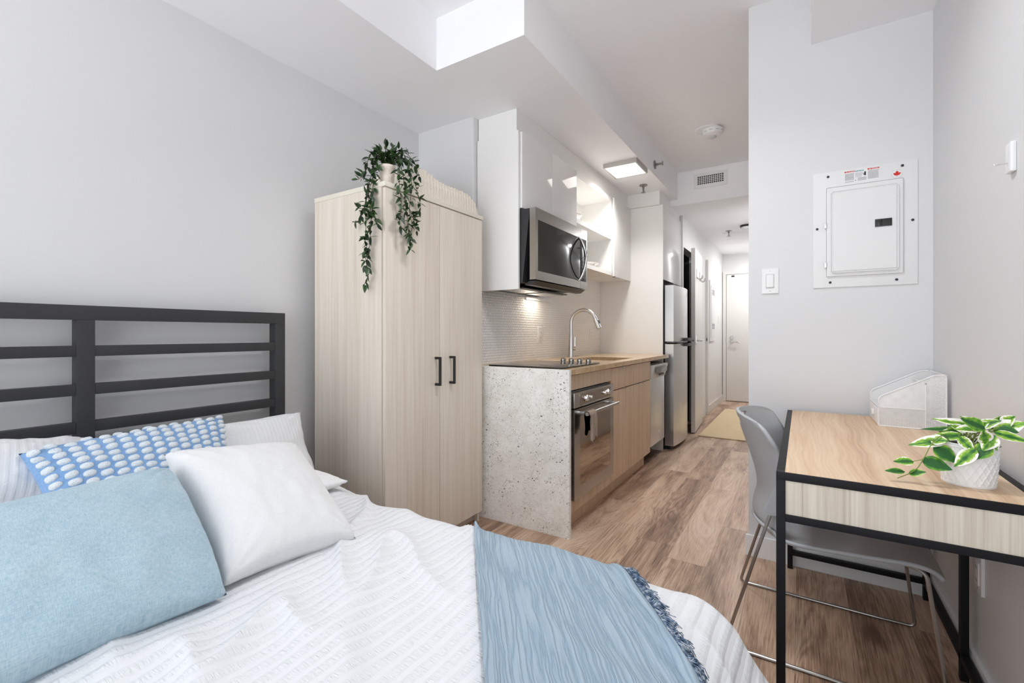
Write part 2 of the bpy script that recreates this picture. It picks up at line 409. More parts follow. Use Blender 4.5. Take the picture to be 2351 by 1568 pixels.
struct('wall_right', box(BM(), XR, XR + .1, YB, YP, 0, ZC), 'wall')
b = BM(); box(b, XC, XR + .1, YP, YE, 0, ZC); struct('wall_front', b, 'wall')
struct('wall_hall_end', box(BM(), -1.74, XC, YE, YE + .1, 0, ZC), 'hallwall')
# hall left wall with the bathroom and closet openings
b = BM()
box(b, XH - .1, XH, 5.27, 5.32, 0, ZC); box(b, XH - .1, XH, 5.32, 6.12, 2.075, ZC)
box(b, XH - .1, XH, 6.12, YE, 0, ZC)
struct('wall_hall_left', b, 'hallwall')
b = BM(); box(b, -2.3, -2.2, 5.2, YE, 0, ZC); box(b, -1.73, XH - .1, 5.252, 5.268, 0, ZC); box(b, -2.2, XH - .1, 6.12, 6.2, 0, ZC)
struct('wall_bathroom', b, 'bath_shade')
b = BM(); box(b, XH - .02, XH + .03, 6.70, 6.76, 0, 2.12)
tr1 = struct('trim_1', b, 'door')
# back wall with the big window
wx0, wx1, wz0, wz1 = -2.05, .38, .25, 2.42
b = BM(); box(b, XL - .1, wx0, YB - .1, YB, 0, ZC); box(b, wx1, XR + .1, YB - .1, YB, 0, ZC)
box(b, wx0, wx1, YB - .1, YB, 0, wz0); box(b, wx0, wx1, YB - .1, YB, wz1, ZC); struct('wall_back', b, 'wall')
b = BM()
for x in (wx0, (wx0 + wx1) / 2 - .03, wx1 - .06): box(b, x, x + .06, YB - .09, YB - .03, wz0, wz1)
for z in (wz0, wz1 - .06): box(b, wx0, wx1, YB - .085, YB - .035, z, z + .06)
w1 = struct('window_1', b, 'trim'); struct('window_pane', box(BM(), wx0, wx1, YB - .062, YB - .058, wz0, wz1), 'pane', w1)
# baseboards
def baseb(name, x0, x1, y0, y1, mat='trim'):
    b = BM(); box(b, x0, x1, y0, y1, 0, .105, .003); struct(name, b, mat)
baseb('baseboard_front', XC - .013, XR, YP - .013, YP)
baseb('baseboard_right', XR - .013, XR, YB, YP - .013)
baseb('baseboard_left', XL, XL + .013, YB, YK)
baseb('baseboard_hall', XH, XH + .013, 6.79, YE, 'door')
# ------------------------------------------------------------------ entry door (closed)
d1 = struct('door_1', box(BM(), -1.045, -.235, YE - .03, YE, .012, 2.075, .003), 'door')
b = BM(); box(b, -1.10, -1.05, YE - .035, YE, 0, 2.08, .003); box(b, -1.10, -.235, YE - .035, YE, 2.08, 2.13, .003); struct('door_frame', b, 'door', d1)
b = BM(); cyl(b, (-.967, YE - .03, .985), (-.967, YE - .038, .985), .03); cyl(b, (-.967, YE - .03, .985), (-.967, YE - .08, .985), .01)
tube(b, fillet([(-.967, YE - .075, .985), (-.91, YE - .085, .987), (-.85, YE - .08, .975)], .02), [.011] * 9 + [.009]*0 if False else .010)
cyl(b, (-.967, YE - .03, 1.045), (-.967, YE - .04, 1.045), .026); struct('door_lever', b, 'chrome', d1, True)
b = BM(); box(b, -1.035, -.925, YE - .034, YE - .03, 2.0, 2.06); struct('door_notice', b, 'white_plastic', d1)
b = BM(); box(b, -.97, -.925, YE - .037, YE - .034, 2.035, 2.06); struct('door_chip', b, 'black', d1)
b = BM(); cyl(b, (-1.049, YE - .034, .95), (-1.049, YE - .034, 1.05), .006); struct('hinge', b, 'steel_v', d1, True)
# bathroom door, ajar, latch edge towards the camera
A, Bp = Vector((-.995, 5.35, 0)), Vector((-1.045, 6.09, 0))
dv = (Bp - A).normalized(); nv = Vector((-dv.y, dv.x, 0)); nv = nv if nv.x < 0 else -nv
def door_box(bm, s0, s1, t0, t1, z0, z1, bev=.002):
    box(bm, s0, s1, t0, t1, z0, z1, bev)
    return bm
def place_d(bm):
    for v in bm.verts: v.co = A + dv * v.co.x + nv * v.co.y + Vector((0, 0, v.co.z))
    bmesh.ops.recalc_face_normals(bm, faces=bm.faces[:]); return bm
d2 = struct('door_2', place_d(door_box(BM(), 0, .742, 0, .042, .012, 2.06)), 'door')
b = BM(); box(b, -.0015, .001, .008, .034, 1.0, 1.07); struct('latch_plate', place_d(b), 'chrome', d2)
b = BM(); cyl(b, (-.002, .021, 1.035), (-.010, .021, 1.035), .008); struct('latch_bolt', place_d(b), 'dark', d2, True)
b = BM(); box(b, .04, .085, -.008, 0, .985, 1.085, .002); cyl(b, (.062, 0, 1.035), (.062, -.055, 1.035), .011)
tube(b, fillet([(.062, -.05, 1.035), (.1, -.06, 1.035), (.18, -.058, 1.035)], .02), .0105); struct('door_lever', place_d(b), 'chrome', d2, True)
for s, z in ((.13, 1.77), (.42, 1.77)):
    b = BM(); box(b, s - .012, s + .012, -.006, 0, z - .04, z + .07, .003)
    tube(b, smooth_path([(s, -.004, z - .02), (s, -.03, z - .045), (s, -.055, z - .035), (s, -.062, z - .005)], 5), .009); struct('coat_hook', place_d(b), 'steel_v', d2, True)
b = BM(); box(b, XH - .0, XH + .031, 6.695, 6.7, .985, 1.085); sp_ = part('strike_plate', b, 'steel_v', tr1)
b = BM(); box(b, XH + .010, XH + .020, 6.6935, 6.695, 1.01, 1.05); part('latch_hole', b, 'black', sp_)

# ------------------------------------------------------------------ hall fittings
p = thing('utility_cabinet', 'slim white vented cabinet set in the left wall of the hallway', 'wall cabinet', (XH, 7.15, 1.0))
b = BM(); box(b, XH, XH + .02, 6.95, 7.35, 1.0, 1.87, .003); part('cover', b, 'panel_white', p)
b = BM(); box(b, XH + .02, XH + .026, 7.0, 7.3, 1.06, 1.8, .002); part('cover_door', b, 'panel_white', p)
for z in (1.67, 1.18):
    b = BM()
    for yy in (7.08, 7.19):
        for k in range(4): box(b, XH + .0255, XH + .0275, yy, yy + .08, z + k * .02, z + k * .02 + .011)
    part('vent', b, 'black', p)
p = thing('light_switch', 'small white switch on the hallway wall near the entry door', 'light switch', (XH, 7.81, 1.26), 'wall switches')
b = BM(); box(b, XH, XH + .008, 7.775, 7.845, 1.265, 1.38, .002); part('switch_plate', b, 'white_plastic', p)
b = BM(); box(b, XH + .008, XH + .013, 7.795, 7.825, 1.29, 1.355, .001); part('rocker', b, 'white_plastic', p)
p = thing('ceiling_hatch', 'square white access hatch in the hallway ceiling', 'access hatch', (-.62, 6.9, ZH - .004))
b = BM(); box(b, -.86, -.4, 6.46, 7.32, ZH - .006, ZH, .001); part('hatch_frame', b, 'ceil', p)
b = BM(); box(b, -.845, -.415, 6.475, 7.305, ZH - .010, ZH - .006, .001); part('hatch_panel', b, 'ceil', p)
def sprinkler(name, label, loc, d, group='fire sprinkler heads'):
    loc = Vector(loc); d = Vector(d); p = thing(name, label, 'sprinkler', loc, group)
    x, y = frame_of(d)
    b = BM(); cyl(b, loc, loc + d * .006, .036, 24); part('escutcheon', b, 'nickel', p)
    b = BM(); cyl(b, loc + d * .006, loc + d * .03, .011, 12)
    for s in (-1, 1): tube(b, fillet([loc + d * .028 + x * .008 * s, loc + d * .035 + x * .02 * s, loc + d * .055 + x * .018 * s, loc + d * .066 + x * .003 * s], .01), .003, 6)
    cyl(b, loc + d * .03, loc + d * .064, .0035, 8); part('frame_arms', b, 'nickel', p)
    b = BM(); cyl(b, loc + d * .066, loc + d * .069, .02, 16); part('deflector', b, 'nickel', p); return p
sprinkler('fire_sprinkler', 'chrome sprinkler head hanging from the kitchen soffit behind the square light', (-1.229, 4.19, ZS), (0, 0, -1))
sprinkler('fire_sprinkler', 'chrome sidewall sprinkler head sticking out of the soffit side', (-1.07, 3.98, 2.565), (1, 0, 0))
sprinkler('fire_sprinkler', 'sprinkler head on the hallway ceiling beside the access hatch', (-.782, 6.366, ZH), (0, 0, -1))
p = thing('ceiling_detector', 'small white hallway ceiling device with a black base', 'detector', (-.56, 6.15, ZH))
b = BM(); cyl(b, (-.56, 6.15, ZH), (-.56, 6.15, ZH - .022), .07, 28); part('base', b, 'black', p)
b = BM(); lathe(b, [(.058, -.022), (.056, -.045), (.04, -.055), (0, -.057)], (-.56, 6.15, ZH), 28); part('cover', b, 'white_plastic', p)
# smoke alarm on main ceiling
c = (-.6, 3.93, ZC)
p = thing('smoke_alarm', 'round white smoke alarm on the ceiling by the hallway', 'smoke alarm', c)
b = BM(); lathe(b, [(0, 0), (.09, 0), (.09, -.006), (.085, -.01), (0, -.01)], (c[0] - .035, c[1] - .01, c[2]), 36); part('mounting_plate', b, 'white_plastic', p)
b = BM(); lathe(b, [(.076, -.008), (.078, -.028), (.07, -.05), (.05, -.062), (0, -.064)], c, 36); part('cover', b, 'white_plastic', p)
b = BM(); lathe(b, [(.03, -.06), (.027, -.072), (.015, -.08), (0, -.082)], c, 24); part('lens', b, 'lightgrey', p)
b = BM()
for k in range(10):
    a = 2 * PI * k / 10
    box(b, -.010, .010, .0715, .0765, -.034, -.029)
    for v in b.verts[-8:]: v.co = Vector(c) + Matrix.Rotation(a, 3, 'Z') @ v.co
part('vent_slots', b, 'ink', p)
# air vent
p = thing('air_vent', 'white air grille with black openings above the hallway', 'vent', (-.756, YH, 2.55))
b = BM(); x0, x1, z0, z1 = -.911, -.601, 2.552, 2.698; i0, i1, j0, j1 = -.875, -.638, 2.588, 2.668
for q in ((x0, x1, z0, j0), (x0, x1, j1, z1), (x0, i0, j0, j1), (i1, x1, j0, j1)): box(b, q[0], q[1], YH - .008, YH, q[2], q[3])
part('vent_frame', b, 'white_plastic', p)
b = BM(); box(b, i0, i1, YH - .002, YH - .0005, j0, j1); part('duct_opening', b, 'black', p)
b = BM()
for k in range(1, 13): xx = i0 + (i1 - i0) * k / 13; box(b, xx - .0025, xx + .0025, YH - .007, YH - .003, j0, j1)
for k in range(1, 5): zz = j0 + (j1 - j0) * k / 5; box(b, i0, i1, YH - .009, YH - .005, zz - .0025, zz + .0025)
part('grille_bars', b, 'white_plastic', p)
# kitchen ceiling light
lx0, lx1, ly0, ly1 = -1.352, -1.08, 3.50, 3.80
p = thing('ceiling_light', 'square silver-rimmed light glowing on the kitchen soffit', 'ceiling light', ((lx0 + lx1) / 2, (ly0 + ly1) / 2, ZS))
b = BM(); t_ = .012
for q in ((lx0, lx1, ly0, ly0 + t_), (lx0, lx1, ly1 - t_, ly1), (lx0, lx0 + t_, ly0 + t_, ly1 - t_), (lx1 - t_, lx1, ly0 + t_, ly1 - t_)): box(b, *q, ZS - .035, ZS + .001)
part('frame', b, plain('satin_nickel', srgb(190, 186, 180), .35, .6), p)
b = BM(); box(b, lx0 + t_, lx1 - t_, ly0 + t_, ly1 - t_, ZS - .033, ZS - .002); part('diffuser', b, 'lamp', p)
# ------------------------------------------------------------------ kitchen: backsplash
b = BM(); box(b, XK - .004, XK, YK, YT, .90, 1.66); bs = struct('wall_backsplash', b, 'grout')
b = BM(); w = .0205; ph = w * .866; nrow = int(.74 / ph) + 1
rr = w / math.sqrt(3) * .965
for r_ in range(nrow):
    zc = .914 + r_ * ph
    for k in range(int((YT - YK) / w) + 1):
        yc = YK + k * w + (w / 2 if r_ % 2 else 0)
        if yc > YT: continue
        o_, i_ = [], []
        for q in range(6):
            a = PI / 6 + q * PI / 3
            o_.append(b.verts.new((XK + .0002, yc + rr * math.cos(a), zc + rr * math.sin(a))))
            i_.append(b.verts.new((XK + .0024, yc + rr * .74 * math.cos(a), zc + rr * .74 * math.sin(a))))
        b.faces.new(i_)
        for q in range(6): b.faces.new((o_[q], o_[(q + 1) % 6], i_[(q + 1) % 6], i_[q]))
bmesh.ops.recalc_face_normals(b, faces=b.faces[:])
o = part('hex_tiles', b, 'tile', bs, 'all')
# worktop and waterfall panel
sx0, sx1, sy0, sy1 = -1.50, -1.15, 3.18, 3.63
zt, th = .914, .030
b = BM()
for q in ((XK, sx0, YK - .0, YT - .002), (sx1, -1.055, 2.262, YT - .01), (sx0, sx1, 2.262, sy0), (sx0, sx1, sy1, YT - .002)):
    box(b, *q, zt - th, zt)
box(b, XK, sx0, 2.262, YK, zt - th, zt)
solo('worktop', 'speckled granite worktop over the oak kitchen units, warm light painted into its colour', 'countertop', b, 'granite_warm_lit', smooth=False)
b = BM(); box(b, -1.725, -1.055, 2.238, 2.262, 0, zt, .0015)
solo('waterfall_panel', 'white granite end slab with black flecks standing beside the wardrobe', 'countertop end panel', b, 'granite', smooth=False)
p = thing('sink', 'undermount steel sink basin sunk in the granite worktop', 'sink', ((sx0 + sx1) / 2, (sy0 + sy1) / 2, zt - .2))
b = BM(); g = .004
for q in ((sx0 - .01, sx0 + g, sy0 - .01, sy1 + .01), (sx1 - g, sx1 + .01, sy0 - .01, sy1 + .01), (sx0, sx1, sy0 - .01, sy0 + g), (sx0, sx1, sy1 - g, sy1 + .01)): box(b, *q, zt - .2, zt - th - .001)
box(b, sx0, sx1, sy0, sy1, zt - .204, zt - .2); part('basin', b, 'steel', p)
b = BM(); cyl(b, (-1.325, 3.4, zt - .2), (-1.325, 3.4, zt - .197), .04); part('drain', b, 'chrome', p)
# faucet
fx, fy = -1.66, 3.56
p = thing('faucet', 'tall brushed steel gooseneck faucet behind the sink', 'faucet', (fx, fy, zt))
b = BM(); lathe(b, [(0, 0), (.029, 0), (.029, .004), (.026, .03), (.021, .12), (.018, .2), (.017, .205), (0, .205)], (fx, fy, zt), 28); part('body', b, 'steel_v', p)
R_ = .112; cx_, cz_ = fx + R_, 1.198
pts = [(fx, fy, 1.115), (fx, fy, 1.15), (fx, fy, cz_)] + [(cx_ - R_ * math.cos(a), fy, cz_ + R_ * math.sin(a)) for a in [PI * k / 20 for k in range(1, 19)]]
b = BM(); tube(b, pts, .0155, 16); part('spout', b, 'steel_v', p)
e = Vector(pts[-1]); d = (e - Vector(pts[-2])).normalized()
b = BM(); tube(b, [e - d * .002, e + d * .02, e + d * .085, e + d * .088], [.0165, .0195, .022, .020], 20); part('spray_head', b, 'steel_v', p)
b = BM(); box(b, -.006, .006, -.004, .004, 0, .03, .002)
sd = Vector((d.z * -1, 0, d.x)) * 1.0
for v in b.verts: v.co = e + d * (.02 + v.co.z) + Vector((-d.z, 0, d.x)) * (.0205 + v.co.y) + Vector((0, 1, 0)) * v.co.x
part('spray_button', b, 'black', p)
b = BM(); cyl(b, (fx, fy, .985), (fx + .045, fy, .985), .017); tube(b, [(fx + .03, fy, .99), (fx + .034, fy, 1.02), (fx + .036, fy, 1.085)], [.007, .006, .005], 10); part('handle', b, 'steel_v', p)
# cooktop
p = thing('cooktop', 'black glass cooktop set in the granite worktop', 'cooktop', (-1.36, 2.54, zt))
b = BM(); box(b, -1.612, -1.112, 2.276, 2.82, zt + .0005, zt + .0075, .001); part('glass', b, 'blackgloss', p)
for y_, ls in ((2.775, (-1.353, -1.293, -1.2335, -1.172)),):
    for x_ in ls:
        b = BM(); lathe(b, [(0, .0076), (.016, .0076), (.016, .012), (.0185, .014), (.0185, .028), (.016, .031), (0, .031)], (x_, y_, zt), 24); box(b, x_ - .002, x_ + .002, y_ - .016, y_ + .016, zt + .031, zt + .034)
        part('knob', b, 'steel', p)
# outlets on the backsplash
def outlet_x(name, label, cat, x, y, z, sgn=1, group='wall outlets', w_=.07, h_=.118):
    p = thing(name, label, cat, (x, y, z - h_ / 2), group)
    f = lambda a, c: (min(x + sgn * a, x + sgn * c), max(x + sgn * a, x + sgn * c))
    b = BM(); box(b, *f(.0, .009), y - w_ / 2, y + w_ / 2, z - h_ / 2, z + h_ / 2, .0025); part('cover_plate', b, 'white_plastic', p)
    b = BM(); box(b, *f(.008, .0115), y - .017, y + .017, z - .034, z + .034, .001); part('socket_insert', b, 'white_plastic', p)
    b = BM()
    for dz in (-.02, .018):
        for dy in (-.006, .006): box(b, *f(.0112, .012), y + dy - .0012, y + dy + .0012, z + dz - .004, z + dz + .004)
    for dz in (-.047, .047): cyl(b, (x + sgn * .0088, y, z + dz), (x + sgn * .0096, y, z + dz), .0025, 8)
    part('slots', b, 'ink', p); return p
outlet_x('wall_outlet', 'white outlet on the hex tiles left of the faucet', 'outlet', XK + .002, 3.145, 1.103)
outlet_x('wall_outlet', 'white outlet on the hex tiles right of the faucet', 'outlet', XK + .002, 4.163, 1.105)
outlet_x('wall_outlet', 'white outlet low on the right wall behind the desk', 'outlet', XR, 1.96, .372, -1)
# base units
XF = -1.075
p = thing('oven_cabinet', 'oak cabinet housing the built-in oven next to the granite end slab', 'cabinet', (-1.4, 2.6, 0))
b = BM(); box(b, -1.72, -1.70, 2.264, 2.925, .11, .88); box(b, -1.70, XF - .02, 2.264, 2.28, .11, .88); box(b, -1.70, XF - .02, 2.907, 2.925, .11, .88); box(b, -1.70, XF - .02, 2.28, 2.907, .11, .13)
part('carcass', b, 'oak', p)
b = BM(); box(b, XF - .018, XF, 2.268, 2.928, .795, .878, .001); part('upper_panel', b, 'oak', p)
b = BM(); box(b, XF - .018, XF, 2.268, 2.928, .112, .188, .001); part('lower_panel', b, 'oak', p)
b = BM(); box(b, -1.15, -1.13, 2.264, 2.928, 0, .11); part('toe_kick', b, 'oak', p)
def pull(bm, y, z): box(bm, XF - .002, XF + .016, y - .018, y + .018, z - .003, z, .0008); box(bm, XF + .012, XF + .016, y - .018, y + .018, z - .008, z, .0008)
def unit(name, label, y0, y1, drawers, doors):
    p = thing(name, label, 'cabinet', (-1.4, (y0 + y1) / 2, 0), 'oak base cabinets')
    b = BM(); box(b, -1.72, XF - .02, y0, y0 + .016, .112, .88); box(b, -1.72, XF - .02, y1 - .016, y1, .112, .88); box(b, -1.72, XF - .02, y0, y1, .112, .13); box(b, -1.72, -1.705, y0, y1, .112, .88)
    part('carcass', b, 'oak', p)
    for a, c, py in drawers:
        b = BM(); box(b, XF - .018, XF, a + .0015, c - .0015, .727, .876, .001); o = part('drawer' if py else 'false_front', b, 'oak', p)
        if py: b = BM(); pull(b, py, .880); part('pull', b, 'chrome', o)
    for a, c, py in doors:
        b = BM(); box(b, XF - .018, XF, a + .0015, c - .0015, .115, .721, .001); o = part('door', b, 'oak', p)
        b = BM(); pull(b, py, .726); part('pull', b, 'chrome', o)
    b = BM(); box(b, -1.15, -1.13, y0, y1, 0, .11); part('toe_kick', b, 'oak', p)
unit('base_cabinet', 'narrow oak base cabinet with one drawer right of the oven', 2.93, 3.232, [(2.93, 3.232, 3.15)], [(2.93, 3.232, 3.19)])
unit('base_cabinet', 'oak sink cabinet with two doors left of the dishwasher', 3.233, 3.866, [(3.233, 3.866, 0)], [(3.233, 3.548, 3.49), (3.548, 3.866, 3.63)])
# oven
oy0, oy1, XO = 2.283, 2.893, -1.045
p = thing('oven', 'built-in stainless oven with dark glass door under the cooktop', 'oven', (-1.3, 2.588, .19))
b = BM(); box(b, -1.68, XO - .03, oy0 + .012, oy1 - .01, .19, .79); part('oven_body', b, 'black', p)
b = BM(); box(b, XO - .028, XO, oy0, oy1, .7, .782, .003); cp = part('control_panel', b, 'steel', p)
b = BM(); box(b, XO, XO + .0015, oy0 + .07, oy1 - .055, .712, .772); part('panel_glass', b, 'bronze_glass', cp)
for y_, r_ in ((2.43, .019), (2.49, .012), (2.715, .012), (2.775, .019)):
    b = BM(); lathe(b, [(0, .0016), (r_, .0016), (r_, .008), (r_ * .8, .018), (0, .02)], (XO, y_, .742), 20, 'x'); part('knob', b, 'chrome', cp)
b = BM()
for q in ((oy0, oy1, .645, .693), (oy0, oy1, .195, .262), (oy0, oy0 + .075, .262, .645), (oy1 - .06, oy1, .262, .645)): box(b, XO - .028, XO, *q)
dr = part('oven_door', b, 'steel', p, False)
b = BM(); box(b, XO - .026, XO - .0005, oy0 + .075, oy1 - .06, .262, .645); part('door_glass', b, 'bronze_glass', dr)
b = BM(); cyl(b, (XO + .05, 2.335, .668), (XO + .05, 2.838, .668), .0105, 18)
hb = part('handle', b, 'steel', dr)
for y_ in (2.36, 2.815):
    b = BM(); box(b, XO, XO + .05, y_ - .009, y_ + .009, .66, .676, .002); part('handle_bracket', b, 'chrome', hb)
# towel on the handle
b = BM()
def tw(u, v):
    s = u * 2 - 1; y = 2.385 + (v - .5) * .098 * (1 - .25 * abs(s) * (1 if s > 0 else .6)) + .006 * math.sin(9 * u + 5 * v)
    xx = .0165
    if abs(s) < .12: a = s / .12 * PI / 2; return Vector((XO + .05 + xx * math.sin(a), y, .668 + xx * math.cos(a)))
    L = (abs(s) - .12) * (.165 if s > 0 else .13)
    sg = 1 if s > 0 else -1
    fold = .007 * math.sin(v * 17 + u * 5)
    zz = .668 - L - .012 * math.sin(v * 6) * abs(s)
    return Vector((XO + .05 + sg * (xx + (.004 + fold * min(1, L * 25) if sg > 0 else .0)), y, zz))
grid(b, 44, 22, tw); bmesh.ops.solidify(b, geom=b.faces[:], thickness=.003)
solo('hand_towel', 'small beige terry towel hanging over the oven handle', 'towel', b, 'towel', smooth='all')
# dishwasher
p = thing('dishwasher', 'slim stainless dishwasher between the sink cabinet and the fridge', 'dishwasher', (-1.3, 4.1, .14))
y0, y1 = 3.872, 4.33
b = BM(); box(b, -1.68, XF - .02, y0, y1, .14, .85); part('tub', b, 'dark', p)
b = BM(); box(b, XF - .018, XF, y0, y1, .15, .735, .003); part('door', b, 'steel_v', p)
for x_ in (-1.62, -1.2):
    for y_ in (y0 + .03, y1 - .03): b = BM(); cyl(b, (x_, y_, 0), (x_, y_, .142), .012); part('foot', b, 'black', p)
b = BM(); box(b, XF - .018, XF + .005, y0, y1, .725, .842, .003)
for v in b.verts:
    if v.co.x > XF: v.co.x += .028 * max(0, min(1, (v.co.z - .725) / .05))
cp = part('control_panel', b, 'silver', p)
b = BM(); box(b, XF + .031, XF + .0345, y0 + .05, y1 - .04, .772, .826, .002); part('display_strip', b, plain('smoked_grey', srgb(120, 118, 115), .2, .3), cp)
b = BM(); box(b, XF + .026, XF + .0338, y0 + .16, y0 + .31, .748, .764, .002); part('grip_recess', b, 'black', cp)
def emblem(parent, x, y, z, r=.012):
    b = BM(); tube(b, [(x, y + r * 1.5 * math.cos(a), z + r * .7 * math.sin(a)) for a in [2 * PI * k / 24 for k in range(25)]], .0009, 6, False)
    for k in range(5): box(b, x - .0004, x + .0008, y + (-2 + k) * r * .7 - .001, y + (-2 + k) * r * .7 + .001, z + r * 1.0, z + r * (1.6 + .3 * (k % 2)))
    part('emblem', b, 'chrome', parent)
emblem(p, XF + .0008, 4.12, .245)
# tall panel, bulkheads
b = BM(); box(b, XK, -1.112, YT, YT + .018, 0, 2.335, .001); solo('fridge_side_panel', 'tall white panel closing the kitchen against the fridge', 'cabinet panel', b, 'melamine')
b = BM(); box(b, XK, -1.455, 2.345, YT, 2.333, ZS - .001); struct('trim_2', b, 'melamine')
b = BM(); box(b, XK, -1.142, YT + .001, YH, 2.338, ZS - .001); box(b, XK, -1.142, YH, 5.25, 2.338, ZH); struct('trim_3', b, 'melamine')
# upper cabinets
XU = -1.42
b0 = 1.865
p = thing('upper_cabinet', 'white glossy two-door wall cabinet above the microwave', 'cabinet', (-1.58, 2.74, 1.38), 'white wall cabinets')
b = BM(); box(b, XK, XU - .014, 2.33, 2.348, 1.378, 2.332, .001); part('side_panel', b, 'melamine', p)
b = BM(); box(b, XK, XU - .02, 2.348, 3.14, b0 + .004, b0 + .022); box(b, XK, XU - .02, 2.348, 3.14, 2.314, 2.332); box(b, XK, XU - .02, 3.125, 3.142, b0, 2.332); part('carcass', b, 'melamine', p)
for a, c in ((2.352, 2.744), (2.748, 3.14)):
    b = BM(); box(b, XU - .018, XU, a, c, b0 + .004, 2.328, .0012); part('door', b, 'gloss', p)
p = thing('open_shelf_unit', 'white open wall shelf unit holding dishes above the sink', 'shelf unit', (-1.58, 3.54, 1.63))
b = BM(); y0, y1 = 3.143, 3.945; xs = -1.44
box(b, XK, xs, y0, y0 + .018, 1.63, 2.332); part('side_panel', b, 'melamine', p, False)
b = BM(); box(b, XK, xs, y1 - .018, y1, 1.63, 2.332); part('side_panel', b, 'melamine', p, False)
b = BM(); box(b, XK, XK + .012, y0 + .018, y1 - .018, 1.65, 2.31); part('back_panel', b, 'melamine', p, False)
for z in (1.632, 1.952, 2.298):
    b = BM(); box(b, XK + .012, xs, y0 + .018, y1 - .018, z, z + .034); part('shelf', b, 'melamine', p, False)
p = thing('upper_cabinet', 'narrow white glossy wall cabinet between open shelves and fridge panel', 'cabinet', (-1.58, 4.18, 1.63), 'white wall cabinets')
b = BM(); box(b, XK, XU - .02, 3.947, 3.963, 1.635, 2.332); box(b, XK, XU - .02, 3.947, YT - .002, 1.635, 1.652); box(b, XK, XU - .02, 3.947, YT - .002, 2.316, 2.332); part('carcass', b, 'melamine', p)
b = BM(); box(b, XU - .018, XU, 3.948, YT - .003, 1.625, 2.33, .0012); dd = part('door', b, 'gloss', p)
b = BM(); box(b, XU - .018, XU + .006, 3.96, 4.06, 1.617, 1.6245, .001); part('finger_pull', b, 'steel', dd)
p = thing('fridge_cabinet', 'white glossy cabinet above the refrigerator', 'cabinet', (-1.4, 4.84, 1.63), 'white wall cabinets')
b = BM(); box(b, XK, -1.142, YT + .02, 5.25, 1.64, 2.336); part('carcass', b, 'melamine', p)
b = BM(); box(b, -1.14, -1.12, YT + .045, 5.24, 1.63, 2.338, .0012); part('door', b, 'gloss', p)
# dishes
def dish(name, label, loc, prof, cat):
    b = BM(); lathe(b, prof, loc, 40); return solo(name, label, cat, b, 'ceramic', 'white dishes on the open shelves', 'all', loc)
bowl = [(0, .014), (.05, .016), (.085, .03), (.105, .056), (.108, .058), (.104, .06), (.082, .036), (.05, .022), (0, .020)]
bowl = [(0, .0), (.05, .0), (.052, .012)] + bowl[1:]
plate = [(0, 0), (.06, 0), (.062, .008), (.1, .018), (.13, .033), (.132, .036), (.1, .024), (.06, .014), (0, .012)]
dish('bowl', 'deeper white bowl on the upper open shelf next to the microwave cabinet', (-1.56, 3.30, 1.9865), [(r * 1.0, h) for r, h in bowl], 'bowl')
dish('plate', 'shallow white plate on the upper open shelf right of the bowl', (-1.57, 3.68, 1.9865), plate, 'plate')
dish('plate', 'shallow white plate on the lower open shelf', (-1.57, 3.60, 1.6665), plate, 'plate')
# microwave
my0, my1, mz0, mz1, XM = 2.352, 3.118, 1.432, 1.86, -1.328
p = thing('microwave', 'stainless over-range microwave under the wall cabinets', 'microwave', (-1.54, 2.735, 1.40))
b = BM(); box(b, XK + .005, XM - .042, my0 + .004, my1 - .004, 1.40, mz1, .002)
for v in b.verts:
    if v.co.z < 1.41 and v.co.x > -1.5: v.co.x -= .05; v.co.z += .02
part('body', b, 'dark', p)
ys = 2.998; cpz0, cpz1 = 1.485, 1.79
b = BM()
for q in ((my0, ys - .001, cpz1, mz1), (my0, ys - .001, mz0, cpz0), (my0, my0 + .03, cpz0, cpz1)): box(b, XM - .04, XM, *q)
md = part('door', b, 'steel', p, False)
b = BM(); box(b, XM - .038, XM - .001, my0 + .03, ys - .001, cpz0, cpz1, .001); part('window', b, plain('smoked_mirror_glass', (.045, .042, .038), .06, .5), md)
b = BM(); tube(b, smooth_path([(XM - .002, 2.975, 1.79), (XM + .018, 2.975, 1.765), (XM + .045, 2.975, 1.70), (XM + .055, 2.975, 1.64), (XM + .045, 2.975, 1.575), (XM + .018, 2.975, 1.51), (XM - .002, 2.975, 1.487)], 6), .0095, 12); part('handle', b, 'chrome', md)
emblem(md, XM + .0008, 2.70, 1.822, .011)
b = BM()
for q in ((ys + .001, my1, cpz1, mz1), (ys + .001, my1, mz0, cpz0), (my1 - .012, my1, cpz0, cpz1)): box(b, XM - .04, XM, *q)
cf = part('control_panel', b, 'steel', p, False)
b = BM(); box(b, XM - .038, XM - .001, ys + .001, my1 - .012, cpz0, cpz1, .001); part('panel_glass', b, 'blackgloss', cf)
b = BM()
for r_ in range(7):
    for k in range(3): box(b, XM - .001, XM - .0004, 3.03 + k * .022, 3.036 + k * .022, 1.51 + r_ * .025, 1.514 + r_ * .025)
part('button_print', b, 'lightgrey', cf)
b = BM(); box(b, XM - .055, XM - .008, my0 + .02, my1 - .02, 1.404, mz0 - .004, .002)
for v in b.verts:
    if v.co.z < 1.41: v.co.x -= .03
part('lower_lip', b, 'dark', p)
b = BM(); box(b, -1.66, -1.46, my0 + .06, my1 - .06, 1.393, 1.4); part('filter_tray', b, 'black', p)
for a in (2.44, 2.77):
    b = BM(); box(b, -1.64, -1.49, a, a + .26, 1.389, 1.393); part('grease_filter', b, 'steel_v', p)
b = BM(); box(b, XK + .004, XK + .014, 2.92, 3.35, 1.365, 1.39); part('mounting_rail', b, 'white_plastic', p)
